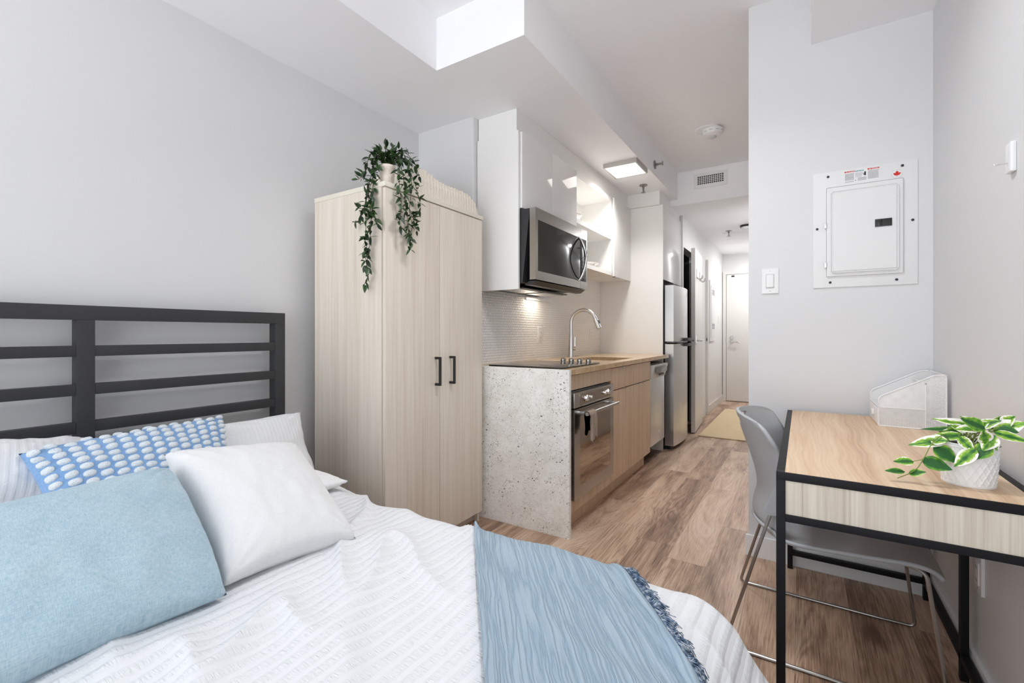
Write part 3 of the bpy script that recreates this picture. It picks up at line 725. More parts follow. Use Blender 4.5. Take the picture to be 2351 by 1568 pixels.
# fridge
p = thing('refrigerator', 'stainless top-freezer fridge between tall panel and bathroom door', 'refrigerator', (-1.4, 4.76, 0))
fy0, fy1 = 4.475, 5.06
b = BM(); box(b, -1.72, -1.11, fy0 + .005, fy1, .03, 1.56, .004); part('fridge_body', b, 'dark', p)
def fdoor(z0, z1):
    b = BM(); n = 14; vs = []
    prof = [(-1.105, fy0)] + [(-1.02 + .05 * math.sin(PI * (.16 + .62 * k / n)) - .03, fy0 + (fy1 - fy0) * k / n) for k in range(n + 1)] + [(-1.105, fy1)]
    lo = [b.verts.new((x, y, z0)) for x, y in prof]; hi = [b.verts.new((x, y, z1)) for x, y in prof]
    for k in range(len(prof)): k2 = (k + 1) % len(prof); b.faces.new((lo[k], lo[k2], hi[k2], hi[k]))
    b.faces.new(lo[::-1]); b.faces.new(hi); bmesh.ops.recalc_face_normals(b, faces=b.faces[:])
    return b
d_ = part('freezer_door', fdoor(1.035, 1.572), 'steel_v', p); emblem(d_, -.998, 4.93, 1.50, .012)
d_ = part('fridge_door', fdoor(.04, 1.012), 'steel_v', p)
b = BM(); tube(b, smooth_path([(-1.09, fy0 - .004, 1.02), (-1.01, fy0 - .004, 1.022), (-.985, 4.62, 1.026), (-.972, 4.8, 1.03)], 6), .011, 8)
part('door_gasket', b, 'black', p)
b = BM(); box(b, -1.02, -.962, 4.80, 4.985, 1.036, 1.068, .006); box(b, -1.02, -.962, 4.80, 4.985, .985, 1.014, .006); part('handle', b, 'black', p)
b = BM(); box(b, -1.09, -1.03, fy0 + .02, fy0 + .08, 1.572, 1.588, .003); part('top_hinge', b, 'black', p)
b = BM(); box(b, -1.7, -1.06, fy0 + .03, fy1 - .03, 0, .032); part('base_grille', b, 'black', p)
# rug
b = BM(); box(b, -.945, -.3, 5.25, 7.3, .001, .012, .003)
for v in b.verts: v.co.z += .002 * noise.noise(v.co * 3)
solo('rug', 'straw coloured woven rug on the hallway floor', 'rug', b, 'rug')

# ------------------------------------------------------------------ wardrobe
wy0, wy1, wxf, wxb, wz = 1.443, 2.19, -1.60, -2.12, 1.805
p = thing('wardrobe', 'tall pale ash two-door wardrobe beside the bed', 'wardrobe', (-1.86, 1.815, 0))
b = BM(); box(b, wxb, wxf - .022, wy0, wy0 + .018, 0, wz - .022); part('side_panel', b, 'wardrobe', p, False)
b = BM(); box(b, wxb, wxf - .022, wy1 - .018, wy1, 0, wz - .022); part('side_panel', b, 'wardrobe', p, False)
b = BM(); box(b, wxb, wxf + .004, wy0 - .003, wy1 + .003, wz - .022, wz, .0015); part('top_panel', b, 'ash_edge', p)
b = BM(); box(b, wxb, wxb + .008, wy0 + .018, wy1 - .018, .05, wz - .022); part('back_panel', b, 'wardrobe', p, False)
b = BM(); box(b, wxf - .07, wxf - .052, wy0 + .018, wy1 - .018, 0, .06); part('plinth', b, 'wardrobe', p, False)
ym = 1.816
for a, c, hy in ((wy0 + .002, ym - .0015, 1.783), (ym + .0015, wy1 - .001, 1.897)):
    b = BM(); box(b, wxf - .019, wxf, a, c, .06, wz - .027, .0012); o = part('door', b, 'wardrobe', p)
    b = BM(); box(b, wxf + .026, wxf + .036, hy - .006, hy + .006, .842, .99, .001)
    for z in (.842, .978): box(b, wxf, wxf + .030, hy - .006, hy + .006, z, z + .012)
    part('handle', b, 'black', o)
# blanket folded on top
b = BM()
def bl(u, v):
    x = -2.04 + .42 * u; y = 1.68 + .495 * v
    ex = (1 - abs(2 * u - 1) ** 8) * (1 - abs(2 * v - 1) ** 10)
    ht = .165 - .062 * v + .012 * math.sin(v * 7 + u * 2)
    z = wz + .004 + ht * max(0, ex) ** .3
    qu = (.5 + .5 * math.cos(u * 118 + v * 135)) * (.5 + .5 * math.cos(u * 118 - v * 135))
    return Vector((x + .006 * qu * (u > .5), y, max(wz + .002, z + .0045 * qu * ex + .008 * noise.noise(Vector((x, y, 0)) * 60))))
grid(b, 190, 210, bl)
solo('blanket', 'folded cream fluffy blanket on top of the wardrobe', 'blanket', b, 'fleece', smooth='all')
# ------------------------------------------------------------------ leaves
LID = [0]
def leaf(bm, base, d, up, L, W, curl=.2, fold=.25):
    d = Vector(d).normalized(); up = Vector(up); s = d.cross(up)
    if s.length < 1e-3: s = d.cross(Vector((1, 0, 0)))
    s.normalize(); n = s.cross(d).normalized(); uvl = bm.loops.layers.uv.verify(); LID[0] += 1; k0 = LID[0]
    N = 7; rows = []
    for i in range(N + 1):
        t = i / N; w = W * math.sin(PI * t ** .8) ** .85 * (1 - .25 * t) if 0 < t < 1 else 0
        c = Vector(base) + d * L * t - n * curl * L * t * t
        rows.append([(bm.verts.new(c - s * w / 2 * 1 + n * fold * w / 2), 0.02, t), (bm.verts.new(c), .5, t), (bm.verts.new(c + s * w / 2 + n * fold * w / 2), .98, t)] if 0 < i < N else [(bm.verts.new(c), .5, t)] * 3)
    for a, c in zip(rows, rows[1:]):
        for k in (0, 1):
            q = [a[k], a[k + 1], c[k + 1], c[k]]; seen = []; qq = []
            for it in q:
                if it[0] not in seen: seen.append(it[0]); qq.append(it)
            f = bm.faces.new([it[0] for it in qq])
            for l, it in zip(f.loops, qq): l[uvl].uv = (k0 + it[1], it[2])
def rv(s=1): return Vector((random.uniform(-s, s), random.uniform(-s, s), random.uniform(-s, s)))
# hanging plant
pc = Vector((-1.665, 1.515, wz))
p = thing('hanging_plant', 'trailing dark green artificial plant in a pale pot on the wardrobe corner', 'plant', pc)
b = BM(); lathe(b, [(0, 0), (.03, 0), (.033, .03), (.037, .085), (.04, .088), (.04, .1), (.035, .1), (.033, .088), (0, .085)], pc, 32); part('pot', b, 'blushpot', p, 'all')
b = BM(); lathe(b, [(0, .089), (.033, .089), (.033, .086)], pc, 20); part('soil', b, 'soil', p)
top = pc + Vector((0, 0, .09)); bs_ = BM(); bf = BM()
trails = []
yl = 1.405
def PL(u, v, y=yl): return at_y(u, v, y)
def PR(u, v, x=-1.56): return at_x(u, v, x)
trails.append([top, top + Vector((-.02, -.03, .09)), PL(858, 398, 1.43), PL(846, 450), PL(852, 500, 1.40), PL(848, 560), PL(843, 600, 1.40), PL(846, 628), PL(837, 652)])
trails.append([top, top + Vector((.0, -.05, .07)), PL(848, 420, 1.42), PL(838, 470), PL(840, 520, 1.39), PL(838, 575), PL(842, 612)])
trails.append([top, top + Vector((-.01, -.04, .05)), PL(856, 430, 1.425), PL(853, 475, 1.40), PL(862, 500)])
trails.append([top, top + Vector((-.04, -.06, .06)), PL(838, 396, 1.43), PL(822, 412, 1.40)])
trails.append([PL(840, 465), PL(828, 500), PL(817, 512)]); trails.append([PL(850, 470), PL(862, 500), PL(866, 515)]); trails.append([PL(838, 480), PL(824, 478)])
trails.append([top, top + Vector((.04, .02, .07)), PR(925, 400, -1.59), PR(930, 450, -1.565), PR(935, 500), PR(940, 540), PR(941, 572)])
trails.append([top, top + Vector((.05, .04, .08)), PR(940, 385, -1.57), PR(945, 430), PR(940, 480), PR(946, 520), PR(940, 545)])
trails.append([top, top + Vector((.05, .01, .05)), PR(915, 400, -1.585), PR(918, 440, -1.565), PR(922, 470), PR(918, 505), PR(920, 525)])
trails.append([top, top + Vector((.04, .05, .06)), PR(948, 410, -1.565), PR(958, 440), PR(965, 470), PR(962, 485)])
trails.append([PR(940, 480), PR(955, 505), PR(958, 530)]); trails.append([PR(935, 470), PR(948, 500), PR(960, 510)])
trails.append([top, top + Vector((.03, .05, .10)), PR(950, 372, -1.585), PR(962, 405, -1.57)])
for du, dv_ in ((-18, -70), (-5, -82), (12, -75), (28, -62), (40, -50), (-28, -60), (52, -40), (2, -60), (20, -50)):
    e_ = at_x(889 + du, 415 + dv_, -1.665 + random.uniform(-.03, .05)); trails.append([top, (top + e_) / 2 + Vector((0, 0, .02)), e_])
for ti, tr_ in enumerate(trails):
    pa = smooth_path(tr_, 7); tube(bs_, pa, .0014, 5)
    acc = 0
    for i in range(2, len(pa)):
        acc += (pa[i] - pa[i - 1]).length
        lim = .0105 if tr_[-1].z < top.z else .009
        while acc > lim:
            acc -= lim
            dirv = (pa[i] - pa[i - 1]).normalized()
            d_ = (dirv * random.uniform(.1, .8) + rv(1) * .9); outw = Vector((.25, -.25, 0))
            d_ += outw
            L = random.uniform(.028, .046)
            q = pa[i] + rv(.006)
            tip = q + d_.normalized() * L
            if tip.y > wy0 - .01 and tip.x < wxf + .01 and tip.z < wz + .005: d_ += Vector((.5, -.5, .1)) * 1.2
            leaf(bf, q, d_, Vector((.3, -.5, .9)) + rv(.5), L, L * random.uniform(.42, .55), random.uniform(0, .25))
    leaf(bf, pa[-1], (pa[-1] - pa[-2]) + rv(.004), Vector((.4, -.8, .3)), .034, .016)
part('stems', bs_, 'stem_dark', p); part('foliage', bf, 'leaf_dark', p, 'all')

# ------------------------------------------------------------------ bed
hx0, hx1 = -2.165, -2.115
p = thing('bed', 'charcoal metal bed with slatted headboard against the left wall', 'bed', (-1.2, .55, 0))
by0, by1 = -.18, 1.28
for y in (by0, .525, by1 - .05):
    b = BM(); box(b, hx0, hx1, y, y + .05, 0 if y != .525 else .3, 1.158, .0025); part('post', b, 'bed_steel', p)
b = BM(); box(b, hx0, hx1, by0, by1, 1.158, 1.209, .0025); part('top_rail', b, 'bed_steel', p)
for z in (1.03, .895, .763, .60):
    b = BM()
    box(b, hx0 + .012, hx1 - .002, by0 + .05, .525, z, z + .038, .002); box(b, hx0 + .012, hx1 - .002, .575, by1 - .05, z, z + .038, .002); part('slat', b, 'bed_steel', p)
b = BM(); box(b, hx1, -.27, by0 + .09, by0 + .13, .22, .27); box(b, hx1, -.27, by1 - .15, by1 - .11, .22, .27); box(b, -.31, -.27, by0 + .13, by1 - .15, .22, .27); part('side_rail', b, 'bed_steel', p)
for y in (by0 + .1, by1 - .14):
    b = BM(); box(b, -.31, -.27, y, y + .04, 0, .22); part('leg', b, 'bed_steel', p)
b = BM(); box(b, -2.10, -.27, -.06, 1.13, .27, .485, .03, 3)
part('mattress', b, 'white_cotton', p)
# duvet
cx1, cy0, cy1 = -.215, .03, 1.06        # flat core of the bed top
RD, PHI, ZT = .12, math.radians(60), .52
def drop(L):
    La = RD * PHI
    if L < La: a = L / RD; return RD * math.sin(a), -RD * (1 - math.cos(a))
    k = L - La; return RD * math.sin(PHI) + k * math.cos(PHI), -RD * (1 - math.cos(PHI)) - k * math.sin(PHI)
def wr(x, y):
    v = Vector((x, y, 0))
    n1 = noise.noise(Vector((x * 3.2 + y * 2.2, y * 2.0 - x * 1.4, 1.3)))
    n2 = noise.noise(Vector((x * 9 + y * 7, y * 3.5 - x * 2, 4.1)))
    r = 1 - abs(noise.noise(Vector((x * 4.5 + y * 5.5, y * 2.2 - x * 1.2, 7.7)))) * 2
    fl = max(0, min(1, (-.55 - x) / .4))
    return .007 * n1 + (.008 * n2 + .022 * max(0, r) ** 3) * (.25 + .75 * fl)
def bedpt(x, y, lift=0.0, wrk=1.0):
    ex = max(0, x - cx1); ey = (y - cy1) if y > cy1 else ((y - cy0) if y < cy0 else 0)
    L = math.hypot(ex, ey)
    px, py = min(x, cx1), max(cy0, min(cy1, y)); w_ = wr(x, y) * wrk + lift
    if L < 1e-6: return Vector((px, py, ZT + w_))
    h, dz = drop(L); dx, dy = ex / L, ey / L
    a = min(L / RD, PHI)
    fold = .018 * math.sin((math.atan2(dy, dx) * 3 + (px + py) * 9)) * max(0, min(1, (L - .1) / .2))
    h += fold
    return Vector((px + dx * (h + w_ * math.sin(a)), py + dy * (h + w_ * math.sin(a)), ZT + dz + w_ * math.cos(a)))
b = BM()
X0, X1, Y0_, Y1_ = -1.62, .12, -.30, 1.40
nu, nv = 250, 230
def dv2(u, v):
    x = X0 + (X1 - X0) * u; y = Y0_ + (Y1_ - Y0_) * v; q = bedpt(x, y)
    return q
def duv(u, v):
    return (u * (X1 - X0) + .10 * 0, v * (Y1_ - Y0_))
grid(b, nu, nv, dv2, duv); bmesh.ops.recalc_face_normals(b, faces=b.faces[:])
solo('duvet', 'white seersucker duvet spread over the bed', 'duvet', b, 'seersucker', smooth='all', loc=(-.9, .55, .2))
# sheet visible near the pillows
b = BM(); box(b, -2.1, -1.60, -.1, 1.15, .487, .519, .012, 3)
solo('bed_sheet', 'smooth white sheet showing under the pillows at the head of the bed', 'sheet', b, 'white_cotton')
# throw
P0 = Vector((-.845, 1.112)); P1 = Vector((-.378, 1.112)); d0 = Vector((.627, -.779)).normalized(); d1_ = Vector((.607, -.795)).normalized()
def thr(u, v):
    s = -.26 + 1.36 * v
    a = P0 + d0 * s; c = P1 + d1_ * (s)
    q = a + (c - a) * u
    tx, ty = q.x, q.y
    rib = .0018 * noise.noise(Vector((u * 14 + .8 * noise.noise(Vector((u * 3, s * 3, 0))), s * 1.6, 0))) + .0012 * noise.noise(Vector((u * 44 + .8 * noise.noise(Vector((u * 5, s * 4, 2))), s * 2.2, 3))) + .0016 * math.exp(-((u - .9) / .06) ** 2) * math.sin(u * 330)
    edge = .010 * math.exp(-((u - .97) / .03) ** 2) + .003 * math.exp(-(u / .03) ** 2)
    r = bedpt(tx, ty, .013 + rib + edge, 1.0)
    return r
b = BM(); grid(b, 190, 200, thr, lambda u, v: (u * .38, v * 1.36)); bmesh.ops.recalc_face_normals(b, faces=b.faces[:])
p = thing('throw_blanket', 'pale blue crinkled muslin throw laid across the foot of the bed', 'throw blanket', (-.45, .8, .53))
o = part('throw_cloth', b, 'muslin', p, 'all')
md_ = o.modifiers.new('thickness', 'SOLIDIFY'); md_.thickness = .004; md_.offset = -1
b = BM(); nrm = Vector((.79, .61))
for k in range(620):
    v = k / 620; s = -.26 + 1.36 * v; base = P1 + d1_ * s
    clump = .5 + .5 * math.sin(k * .26 + 2 * noise.noise(Vector((k * .05, 0, 0))))
    for j in range(3):
        ln = random.uniform(.018, .034) * (.75 + .5 * clump); a = random.uniform(-.7, .7)
        dr = nrm * math.cos(a) + d1_ * math.sin(a); pts = []
        for i in range(4):
            t = i / 3; q = base + dr * ln * t + d1_ * random.uniform(-.002, .002)
            pts.append(bedpt(q.x, q.y, .019 - .010 * t + .012 * clump * math.sin(PI * t) * random.random(), 1.0))
        tube(b, pts, .0008, 4)
part('fringe', b, 'fringe', p, 'all', label='dark blue and grey yarn fringe')
# pillows
def pillow_bm(c4, th, nx=56, ny=48, pinch=.07, seed=0, wr_=.006, pw=.42, uvs=(1, 1), pv=None):
    pv = pinch if pv is None else pv
    TL, TR, BR, BL = [Vector(c) for c in c4]; n = ((TR - TL) + (BR - BL)).cross((TL - BL) + (TR - BR)).normalized()
    if n.x < 0 and abs(n.x) > abs(n.z): n = -n
    if n.z < 0 and abs(n.z) >= abs(n.x): n = -n
    b = BM()
    W = ((TR - TL).length + (BR - BL).length) / 2; Hh = ((TL - BL).length + (TR - BR).length) / 2
    def pt(u, v, side):
        a, c = u * 2 - 1, v * 2 - 1
        ua = a * (1 - pinch * (1 - c * c) * abs(a)); vc = c * (1 - pv * (1 - a * a) * abs(c))
        s, t = (ua + 1) / 2, (vc + 1) / 2
        base = (BL * (1 - s) + BR * s) * (1 - t) + (TL * (1 - s) + TR * s) * t
        k = max(0, (1 - a * a) * (1 - c * c)) ** pw
        w_ = wr_ * noise.noise(Vector((a * 2.2 + seed * 9.1, c * 2.2, side * 3.0))) + wr_ * .6 * noise.noise(Vector((a * 6 + seed, c * 6, side)))
        cr = wr_ * 1.2 * math.sin(math.atan2(1 - abs(c), 1 - abs(a)) * 14) * (abs(a * c) ** 2)
        edge = min(1, k * 3)
        return base + n * (side * th / 2 * k + (w_ + cr) * edge)
    for side in (1, -1):
        grid(b, nx, ny, lambda u, v: pt(u, v, side), lambda u, v: (u * W * uvs[0], v * Hh * uvs[1]))
    bmesh.ops.remove_doubles(b, verts=b.verts[:], dist=.0004)
    bmesh.ops.recalc_face_normals(b, faces=b.faces[:])
    return b, pt
# back right pillow, back left pillow, flat pillow
b, _ = pillow_bm((at_x(228, 1030, -1.97), at_x(690, 946, -1.95), at_x(730, 1095, -1.79), at_x(240, 1120, -1.78)), .17, seed=1)
solo('bed_pillow', 'white seersucker pillow leaning on the headboard near the wardrobe', 'pillow', b, 'seersucker_p', 'bed pillows', 'all')
b, _ = pillow_bm((at_x(-420, 1075, -1.96), at_x(205, 1008, -1.96), at_x(215, 1120, -1.78), at_x(-420, 1200, -1.78)), .16, seed=2)
lp = solo('bed_pillow', 'white seersucker pillow leaning on the headboard at the left edge of the picture', 'pillow', b, 'seersucker_p', 'bed pillows', 'all')
b = BM(); fa, fb, fc, fd = at_x(150, 1030, -1.955), at_x(198, 1011, -1.955), at_x(252, 1013, -1.93), at_x(262, 1034, -1.90)
grid(b, 10, 10, lambda u, v: (fa * (1 - u) + fd * u) * (1 - v) + (fb * (1 - u) + fc * u) * v + Vector((.012 * math.sin(PI * u) * v, 0, .010 * math.sin(PI * 2 * u) * v)))
bmesh.ops.solidify(b, geom=b.faces[:], thickness=.004); part('pillowcase_flap', b, 'white_cotton', lp, 'all')
b, _ = pillow_bm(((-1.99, .46, .565), (-1.99, 1.12, .565), (-1.44, 1.128, .553), (-1.46, .46, .56)), .10, seed=3, pinch=.04)
solo('bed_pillow', 'flat white pillow lying under the leaning pillows, one corner showing near the wardrobe', 'pillow', b, 'white_cotton', 'bed pillows', 'all')
# lumbar pillow with tufts
b, pf = pillow_bm((at_x(42, 1042, -1.80), at_x(512, 958, -1.84), at_x(540, 1120, -1.62), at_x(150, 1255, -1.56)), .13, seed=4, pinch=.03)
xs = [v.co for v in b.verts]; lc = sum((v for v in xs), Vector()) / len(xs)
p = thing('lumbar_cushion', 'blue oblong cushion with rows of white tufts', 'cushion', (lc.x, lc.y, .53))
part('cushion_cover', b, 'lumbar', p, 'all')
b = BM()
NI, NJ = 14, 12
for i in range(NI):
    for j in range(NJ):
        for side in (1,):
            u = (i + .5) / NI; v = (j + .5) / NJ
            v = v + (.5 / NJ if i % 2 else 0) - .25 / NJ
            if not .02 < v < .985: continue
            c0 = pf(u, v, 1); eu = (pf(min(1, u + .01), v, 1) - pf(max(0, u - .01), v, 1)).normalized(); ev = (pf(u, min(1, v + .01), 1) - pf(u, max(0, v - .01), 1)).normalized(); nn = eu.cross(ev).normalized()
            if nn.x < 0: nn = -nn
            r = bmesh.ops.create_icosphere(b, subdivisions=2, radius=1)
            for q in r['verts']:
                k = 1 + .10 * noise.noise(q.co * 3 + Vector((i, j, 0)))
                sx = math.copysign(abs(q.co.x) ** .8, q.co.x)
                q.co = c0 + eu * sx * .0150 * k + ev * math.copysign(abs(q.co.y) ** .85, q.co.y) * .0108 * k + nn * q.co.z * .0080 * k
part('tuft_pattern', b, 'tuft', p, 'all', label='raised white yarn tufts')
# front cushions
b, _ = pillow_bm(((-1.43, .527, .79), (-1.466, .917, .732), (-1.07, .858, .528), (-1.10, .522, .54)), .17, seed=5, pinch=.085, nx=64, ny=64, wr_=.0035, pw=.37)
solo('throw_cushion', 'square white woven cushion leaning beside the pale blue one', 'cushion', b, 'white_linen', 'front cushions', 'all')
b, _ = pillow_bm(((-1.36, .03, .752), (-1.375, .518, .764), (-1.068, .512, .535), (-1.07, .03, .54)), .17, seed=6, pinch=-.03, pv=.05, nx=64, ny=64, wr_=.0045, pw=.36)
solo('throw_cushion', 'square pale blue cushion at the front of the bed', 'cushion', b, 'blue_linen', 'front cushions', 'all')

# ------------------------------------------------------------------ breaker panel wall
Yp = YP
p = thing('electrical_panel', 'white breaker panel with black latch on the wall above the desk', 'electrical panel', (.233, Yp, 1.323))
b = BM(); box(b, .045, .418, Yp - .006, Yp + .002, 1.323, 1.857, .002); part('cover', b, 'panel_white', p)
b = BM(); x0, x1, z0, z1 = .096, .37, 1.372, 1.782
box(b, x0, x1, Yp - .013, Yp - .006, z0, z1, .008, 4)
pd = part('panel_door', b, 'panel_white', p)
b = BM(); box(b, x0 + .018, x1 - .016, Yp - .022, Yp - .013, z0 + .016, z1 - .022, .0085, 1); part('raised_field', b, 'panel_white', pd)
b = BM(); box(b, .272, .330, Yp - .026, Yp - .022, 1.579, 1.612, .001); lt = part('latch', b, 'black', pd)
b = BM(); box(b, .283, .297, Yp - .029, Yp - .026, 1.583, 1.608, .001); part('latch_slide', b, 'blackgloss', lt)
for z in (1.597, 1.415):
    b = BM(); box(b, .089, .097, Yp - .017, Yp - .006, z, z + .024, .001); part('hinge', b, 'steel_v', p)
for x, z in ((.103, 1.835), (.367, 1.836), (.061, 1.598), (.401, 1.597), (.111, 1.346), (.348, 1.345)):
    b = BM(); lathe(b, [(.0055, -.0061), (.005, -.009), (0, -.010)], (x, Yp, z), 14, 'y'); part('screw', b, 'black', p)
b = BM(); box(b, .164, .289, Yp - .0066, Yp - .006, 1.793, 1.846); lb = part('warning_label', b, 'white_plastic', p)
yl_ = Yp - .0068; R3, U3 = (1, 0, 0), (0, 0, 1)
b = BM(); box(b, .1645, .2015, yl_ - .0004, yl_, 1.8405, 1.846); box(b, .2475, .2885, yl_ - .0004, yl_, 1.8405, 1.846); part('red_header', b, 'red', lb, False)
b = BM()
for x in (.178, .262): text_bm(b, 'DANGER', .0055, (x, yl_ - .0006, 1.8413), R3, U3)
for x in (.170, .254):
    vs = [b.verts.new((x + q[0], yl_ - .0006, 1.8413 + q[1])) for q in ((0, 0), (.005, 0), (.0025, .004))]; b.faces.new(vs)
part('danger_lettering', b, 'white_plastic', lb, False)
b = BM(); text_bm(b, 'SIEMENS', .0085, (.2025, yl_ - .0006, 1.8385), R3, U3); part('lettering', b, 'teal', lb, False)
b = BM()
random.seed(3)
for (xa, xb, za, zb, n_) in ((.166, .2, 1.835, 1.803, 13), (.204, .228, 1.833, 1.812, 6), (.213, .244, 1.811, 1.796, 6), (.249, .287, 1.836, 1.798, 15), (.166, .2, 1.799, 1.795, 2)):
    for k in range(n_):
        z = za + (zb - za) * k / n_; x = xa
        while x < xb - .002:
            l_ = random.uniform(.002, .006); box(b, x, min(x + l_, xb), yl_ - .0003, yl_, z - .0006, z + .0003); x += l_ + .0007
part('fine_print', b, 'ink', lb, False)
b = BM(); box(b, .236, .242, yl_ - .0004, yl_, 1.818, 1.832, .0002)
for k in range(3): box(b, .2358 + k * .0022, .2375 + k * .0022, yl_ - .0004, yl_, 1.831, 1.8355)
box(b, .2325, .236, yl_ - .0004, yl_, 1.822, 1.826); box(b, .2285, .2335, yl_ - .0004, yl_, 1.8285, 1.830)
box(b, .2035, .2065, yl_ - .0004, yl_, 1.7995, 1.8025); part('hand_symbol', b, 'inkblack', lb, False)
cx0, cz0 = .349, 1.804
b = BM(); cyl(b, (cx0, Yp - .006, cz0), (cx0, Yp - .0066, cz0), .019, 40); st = part('round_sticker', b, 'white_plastic', p)
b = BM()
for k in range(40):
    if k in (2, 3, 17, 18, 30): continue
    a0, a1 = 2 * PI * k / 40, 2 * PI * (k + .8) / 40
    vs = [b.verts.new((cx0 + r * math.cos(a), Yp - .0068, cz0 + r * math.sin(a))) for r, a in ((.0172, a0), (.0180, a0), (.0180, a1), (.0172, a1))]; b.faces.new(vs)
part('sticker_ring', b, 'ink', st, False)
half = [(0, 1), (.17, .66), (.36, .76), (.28, .28), (.42, .28), (.54, .43), (.62, .30), (.88, .36), (.78, .12), (.9, .04), (.5, -.3), (.54, -.46), (.06, -.40), (.05, -.85), (0, -.85)]
b = BM(); sc = .0148
L_ = half + [(-x, z) for x, z in half[::-1] if x > 0]
fr = [b.verts.new((cx0 + x * sc, Yp - .0076, cz0 + z * sc - .001)) for x, z in L_]
f_ = b.faces.new(fr); f_.normal_update(); bmesh.ops.triangulate(b, faces=[f_], ngon_method='EAR_CLIP'); part('maple_leaf', b, 'red', st, False)
p = thing('light_switch', 'white rocker switch on the grey wall left of the breaker panel', 'light switch', (-.13, Yp, 1.307), 'wall switches')
b = BM(); box(b, -.167, -.094, Yp - .007, Yp, 1.307, 1.429, .003); part('switch_plate', b, 'white_plastic', p)
b = BM(); box(b, -.149, -.113, Yp - .0095, Yp - .006, 1.333, 1.402, .001); part('rocker_frame', b, 'lightgrey', p)
b = BM(); box(b, -.146, -.116, Yp - .013, Yp - .008, 1.337, 1.398, .002); part('rocker', b, 'white_plastic', p)
b = BM()
for z in (1.319, 1.417): box(b, -.1335, -.1275, Yp - .0076, Yp - .0068, z - .002, z + .002)
part('screw', b, 'lightgrey', p)
# hook on right wall
p = thing('wall_hook', 'white adhesive hook with a metal pin high on the right wall', 'wall hook', (XR, 1.70, 1.53))
b = BM(); box(b, XR - .012, XR, 1.685, 1.722, 1.53, 1.608, .0055, 4)
part('hook_base', b, 'white_plastic', p)
b = BM(); tube(b, fillet([(XR - .01, 1.703, 1.556), (XR - .036, 1.703, 1.5545), (XR - .038, 1.703, 1.558)], .004), .0014, 8); part('hook_pin', b, 'steel_v', p)
# ------------------------------------------------------------------ desk
dx0, dx1, dy0, dy1, dz, T = -.057, .449, 1.392, 2.545, .7465, .021
p = thing('desk', 'oak topped desk with black steel frame in the right corner', 'desk', (.2, 1.97, 0))
b = BM(); box(b, dx0 + T - .001, dx1 - T + .001, dy0 + .004, dy1 - .004, dz - .018, dz + .0005); 
part('tabletop', b, 'desk', p, False)
b = BM()
for q in ((dx0, dx1, dy0 - .0, dy0 + T), (dx0, dx1, dy1 - T, dy1)): box(b, *q, dz - T, dz, .001)
box(b, dx0, dx0 + T, dy0 + T, dy1 - T, dz - T, dz, .001); box(b, dx1 - T, dx1, dy0 + T, dy1 - T, dz - T, dz, .001)
part('top_frame', b, 'black_steel', p)
za, zb = .637, .724
b = BM(); box(b, dx0 + T, dx1 - T, dy0 + .004, dy0 + .018, za, dz - T); part('side_panel', b, 'apron', p, False, 'pale striped oak panel at the near end')
b = BM(); box(b, dx0 + T, dx1 - T, dy1 - .018, dy1 - .004, za, dz - T); part('side_panel', b, 'apron', p, False)
b = BM(); box(b, dx0 + T, dx1 - T, dy0, dy0 + T, za - .019, za, .001); box(b, dx0 + T, dx1 - T, dy1 - T, dy1, za - .019, za, .001)
box(b, dx1 - T, dx1, dy0 + T, dy1 - T, za - .019, za, .001); part('lower_frame', b, 'black_steel', p)
for x, y in ((dx0, dy0), (dx0, dy1 - T), (dx1 - T, dy0), (dx1 - T, dy1 - T)):
    b = BM(); box(b, x, x + T, y, y + T, .0, dz - T, .001); part('leg', b, 'black_steel', p)
b = BM(); box(b, dx1 - T, dx1, 2.0, 2.0 + T, .0, za - .019, .001); part('leg', b, 'black_steel', p)
b = BM(); box(b, dx0 + T, dx1 - T, dy1 - T, dy1, .065, .086, .001); box(b, dx1 - T, dx1, dy0 + T, dy1 - T, .065, .086, .001); part('floor_rail', b, 'black_steel', p)
# mesh organizer
ox0, ox1, oy0, oy1, oz = .256, .452, 2.285, 2.535, dz + .0008
zf, zbk = .862, .955
p = thing('desk_organizer', 'white wire mesh organizer with slanted sides in the desk corner', 'desk organizer', ((ox0 + ox1) / 2, (oy0 + oy1) / 2, oz))
def quadmesh(bm, pts):
    uvl = bm.loops.layers.uv.verify(); vs = [bm.verts.new(q) for q in pts]; f = bm.faces.new(vs)
    a = (Vector(pts[1]) - Vector(pts[0])).normalized(); n = None
    for i in range(1, len(pts) - 1):
        n = a.cross(Vector(pts[i + 1]) - Vector(pts[0]))
        if n.length > 1e-6: break
    c = n.normalized().cross(a)
    for l, q in zip(f.loops, pts):
        dd_ = Vector(q) - Vector(pts[0]); l[uvl].uv = (dd_.dot(a), dd_.dot(c))
for y in (oy0, oy1):
    b = BM(); quadmesh(b, [(ox0, y, oz), (ox1, y, oz), (ox1, y, zbk), (ox1 - .03, y, zbk - .004), (ox0 + .02, y, zf + .004), (ox0, y, zf - .012)]); part('side_panel', b, 'mesh', p, False)
b = BM(); quadmesh(b, [(ox1, oy0, oz), (ox1, oy1, oz), (ox1, oy1, zbk), (ox1, oy0, zbk)]); part('back_panel', b, 'mesh', p, False)
b = BM(); quadmesh(b, [(.395, oy0, oz), (.395, oy1, oz), (.395, oy1, .918), (.395, oy0, .918)]); quadmesh(b, [(ox0, oy0, .822), (.395, oy0, .822), (.395, oy1, .822), (ox0, oy1, .822)]); quadmesh(b, [(ox0, oy0, oz + .002), (ox1, oy0, oz + .002), (ox1, oy1, oz + .002), (ox0, oy1, oz + .002)]); part('divider', b, 'mesh', p, False)
b = BM()
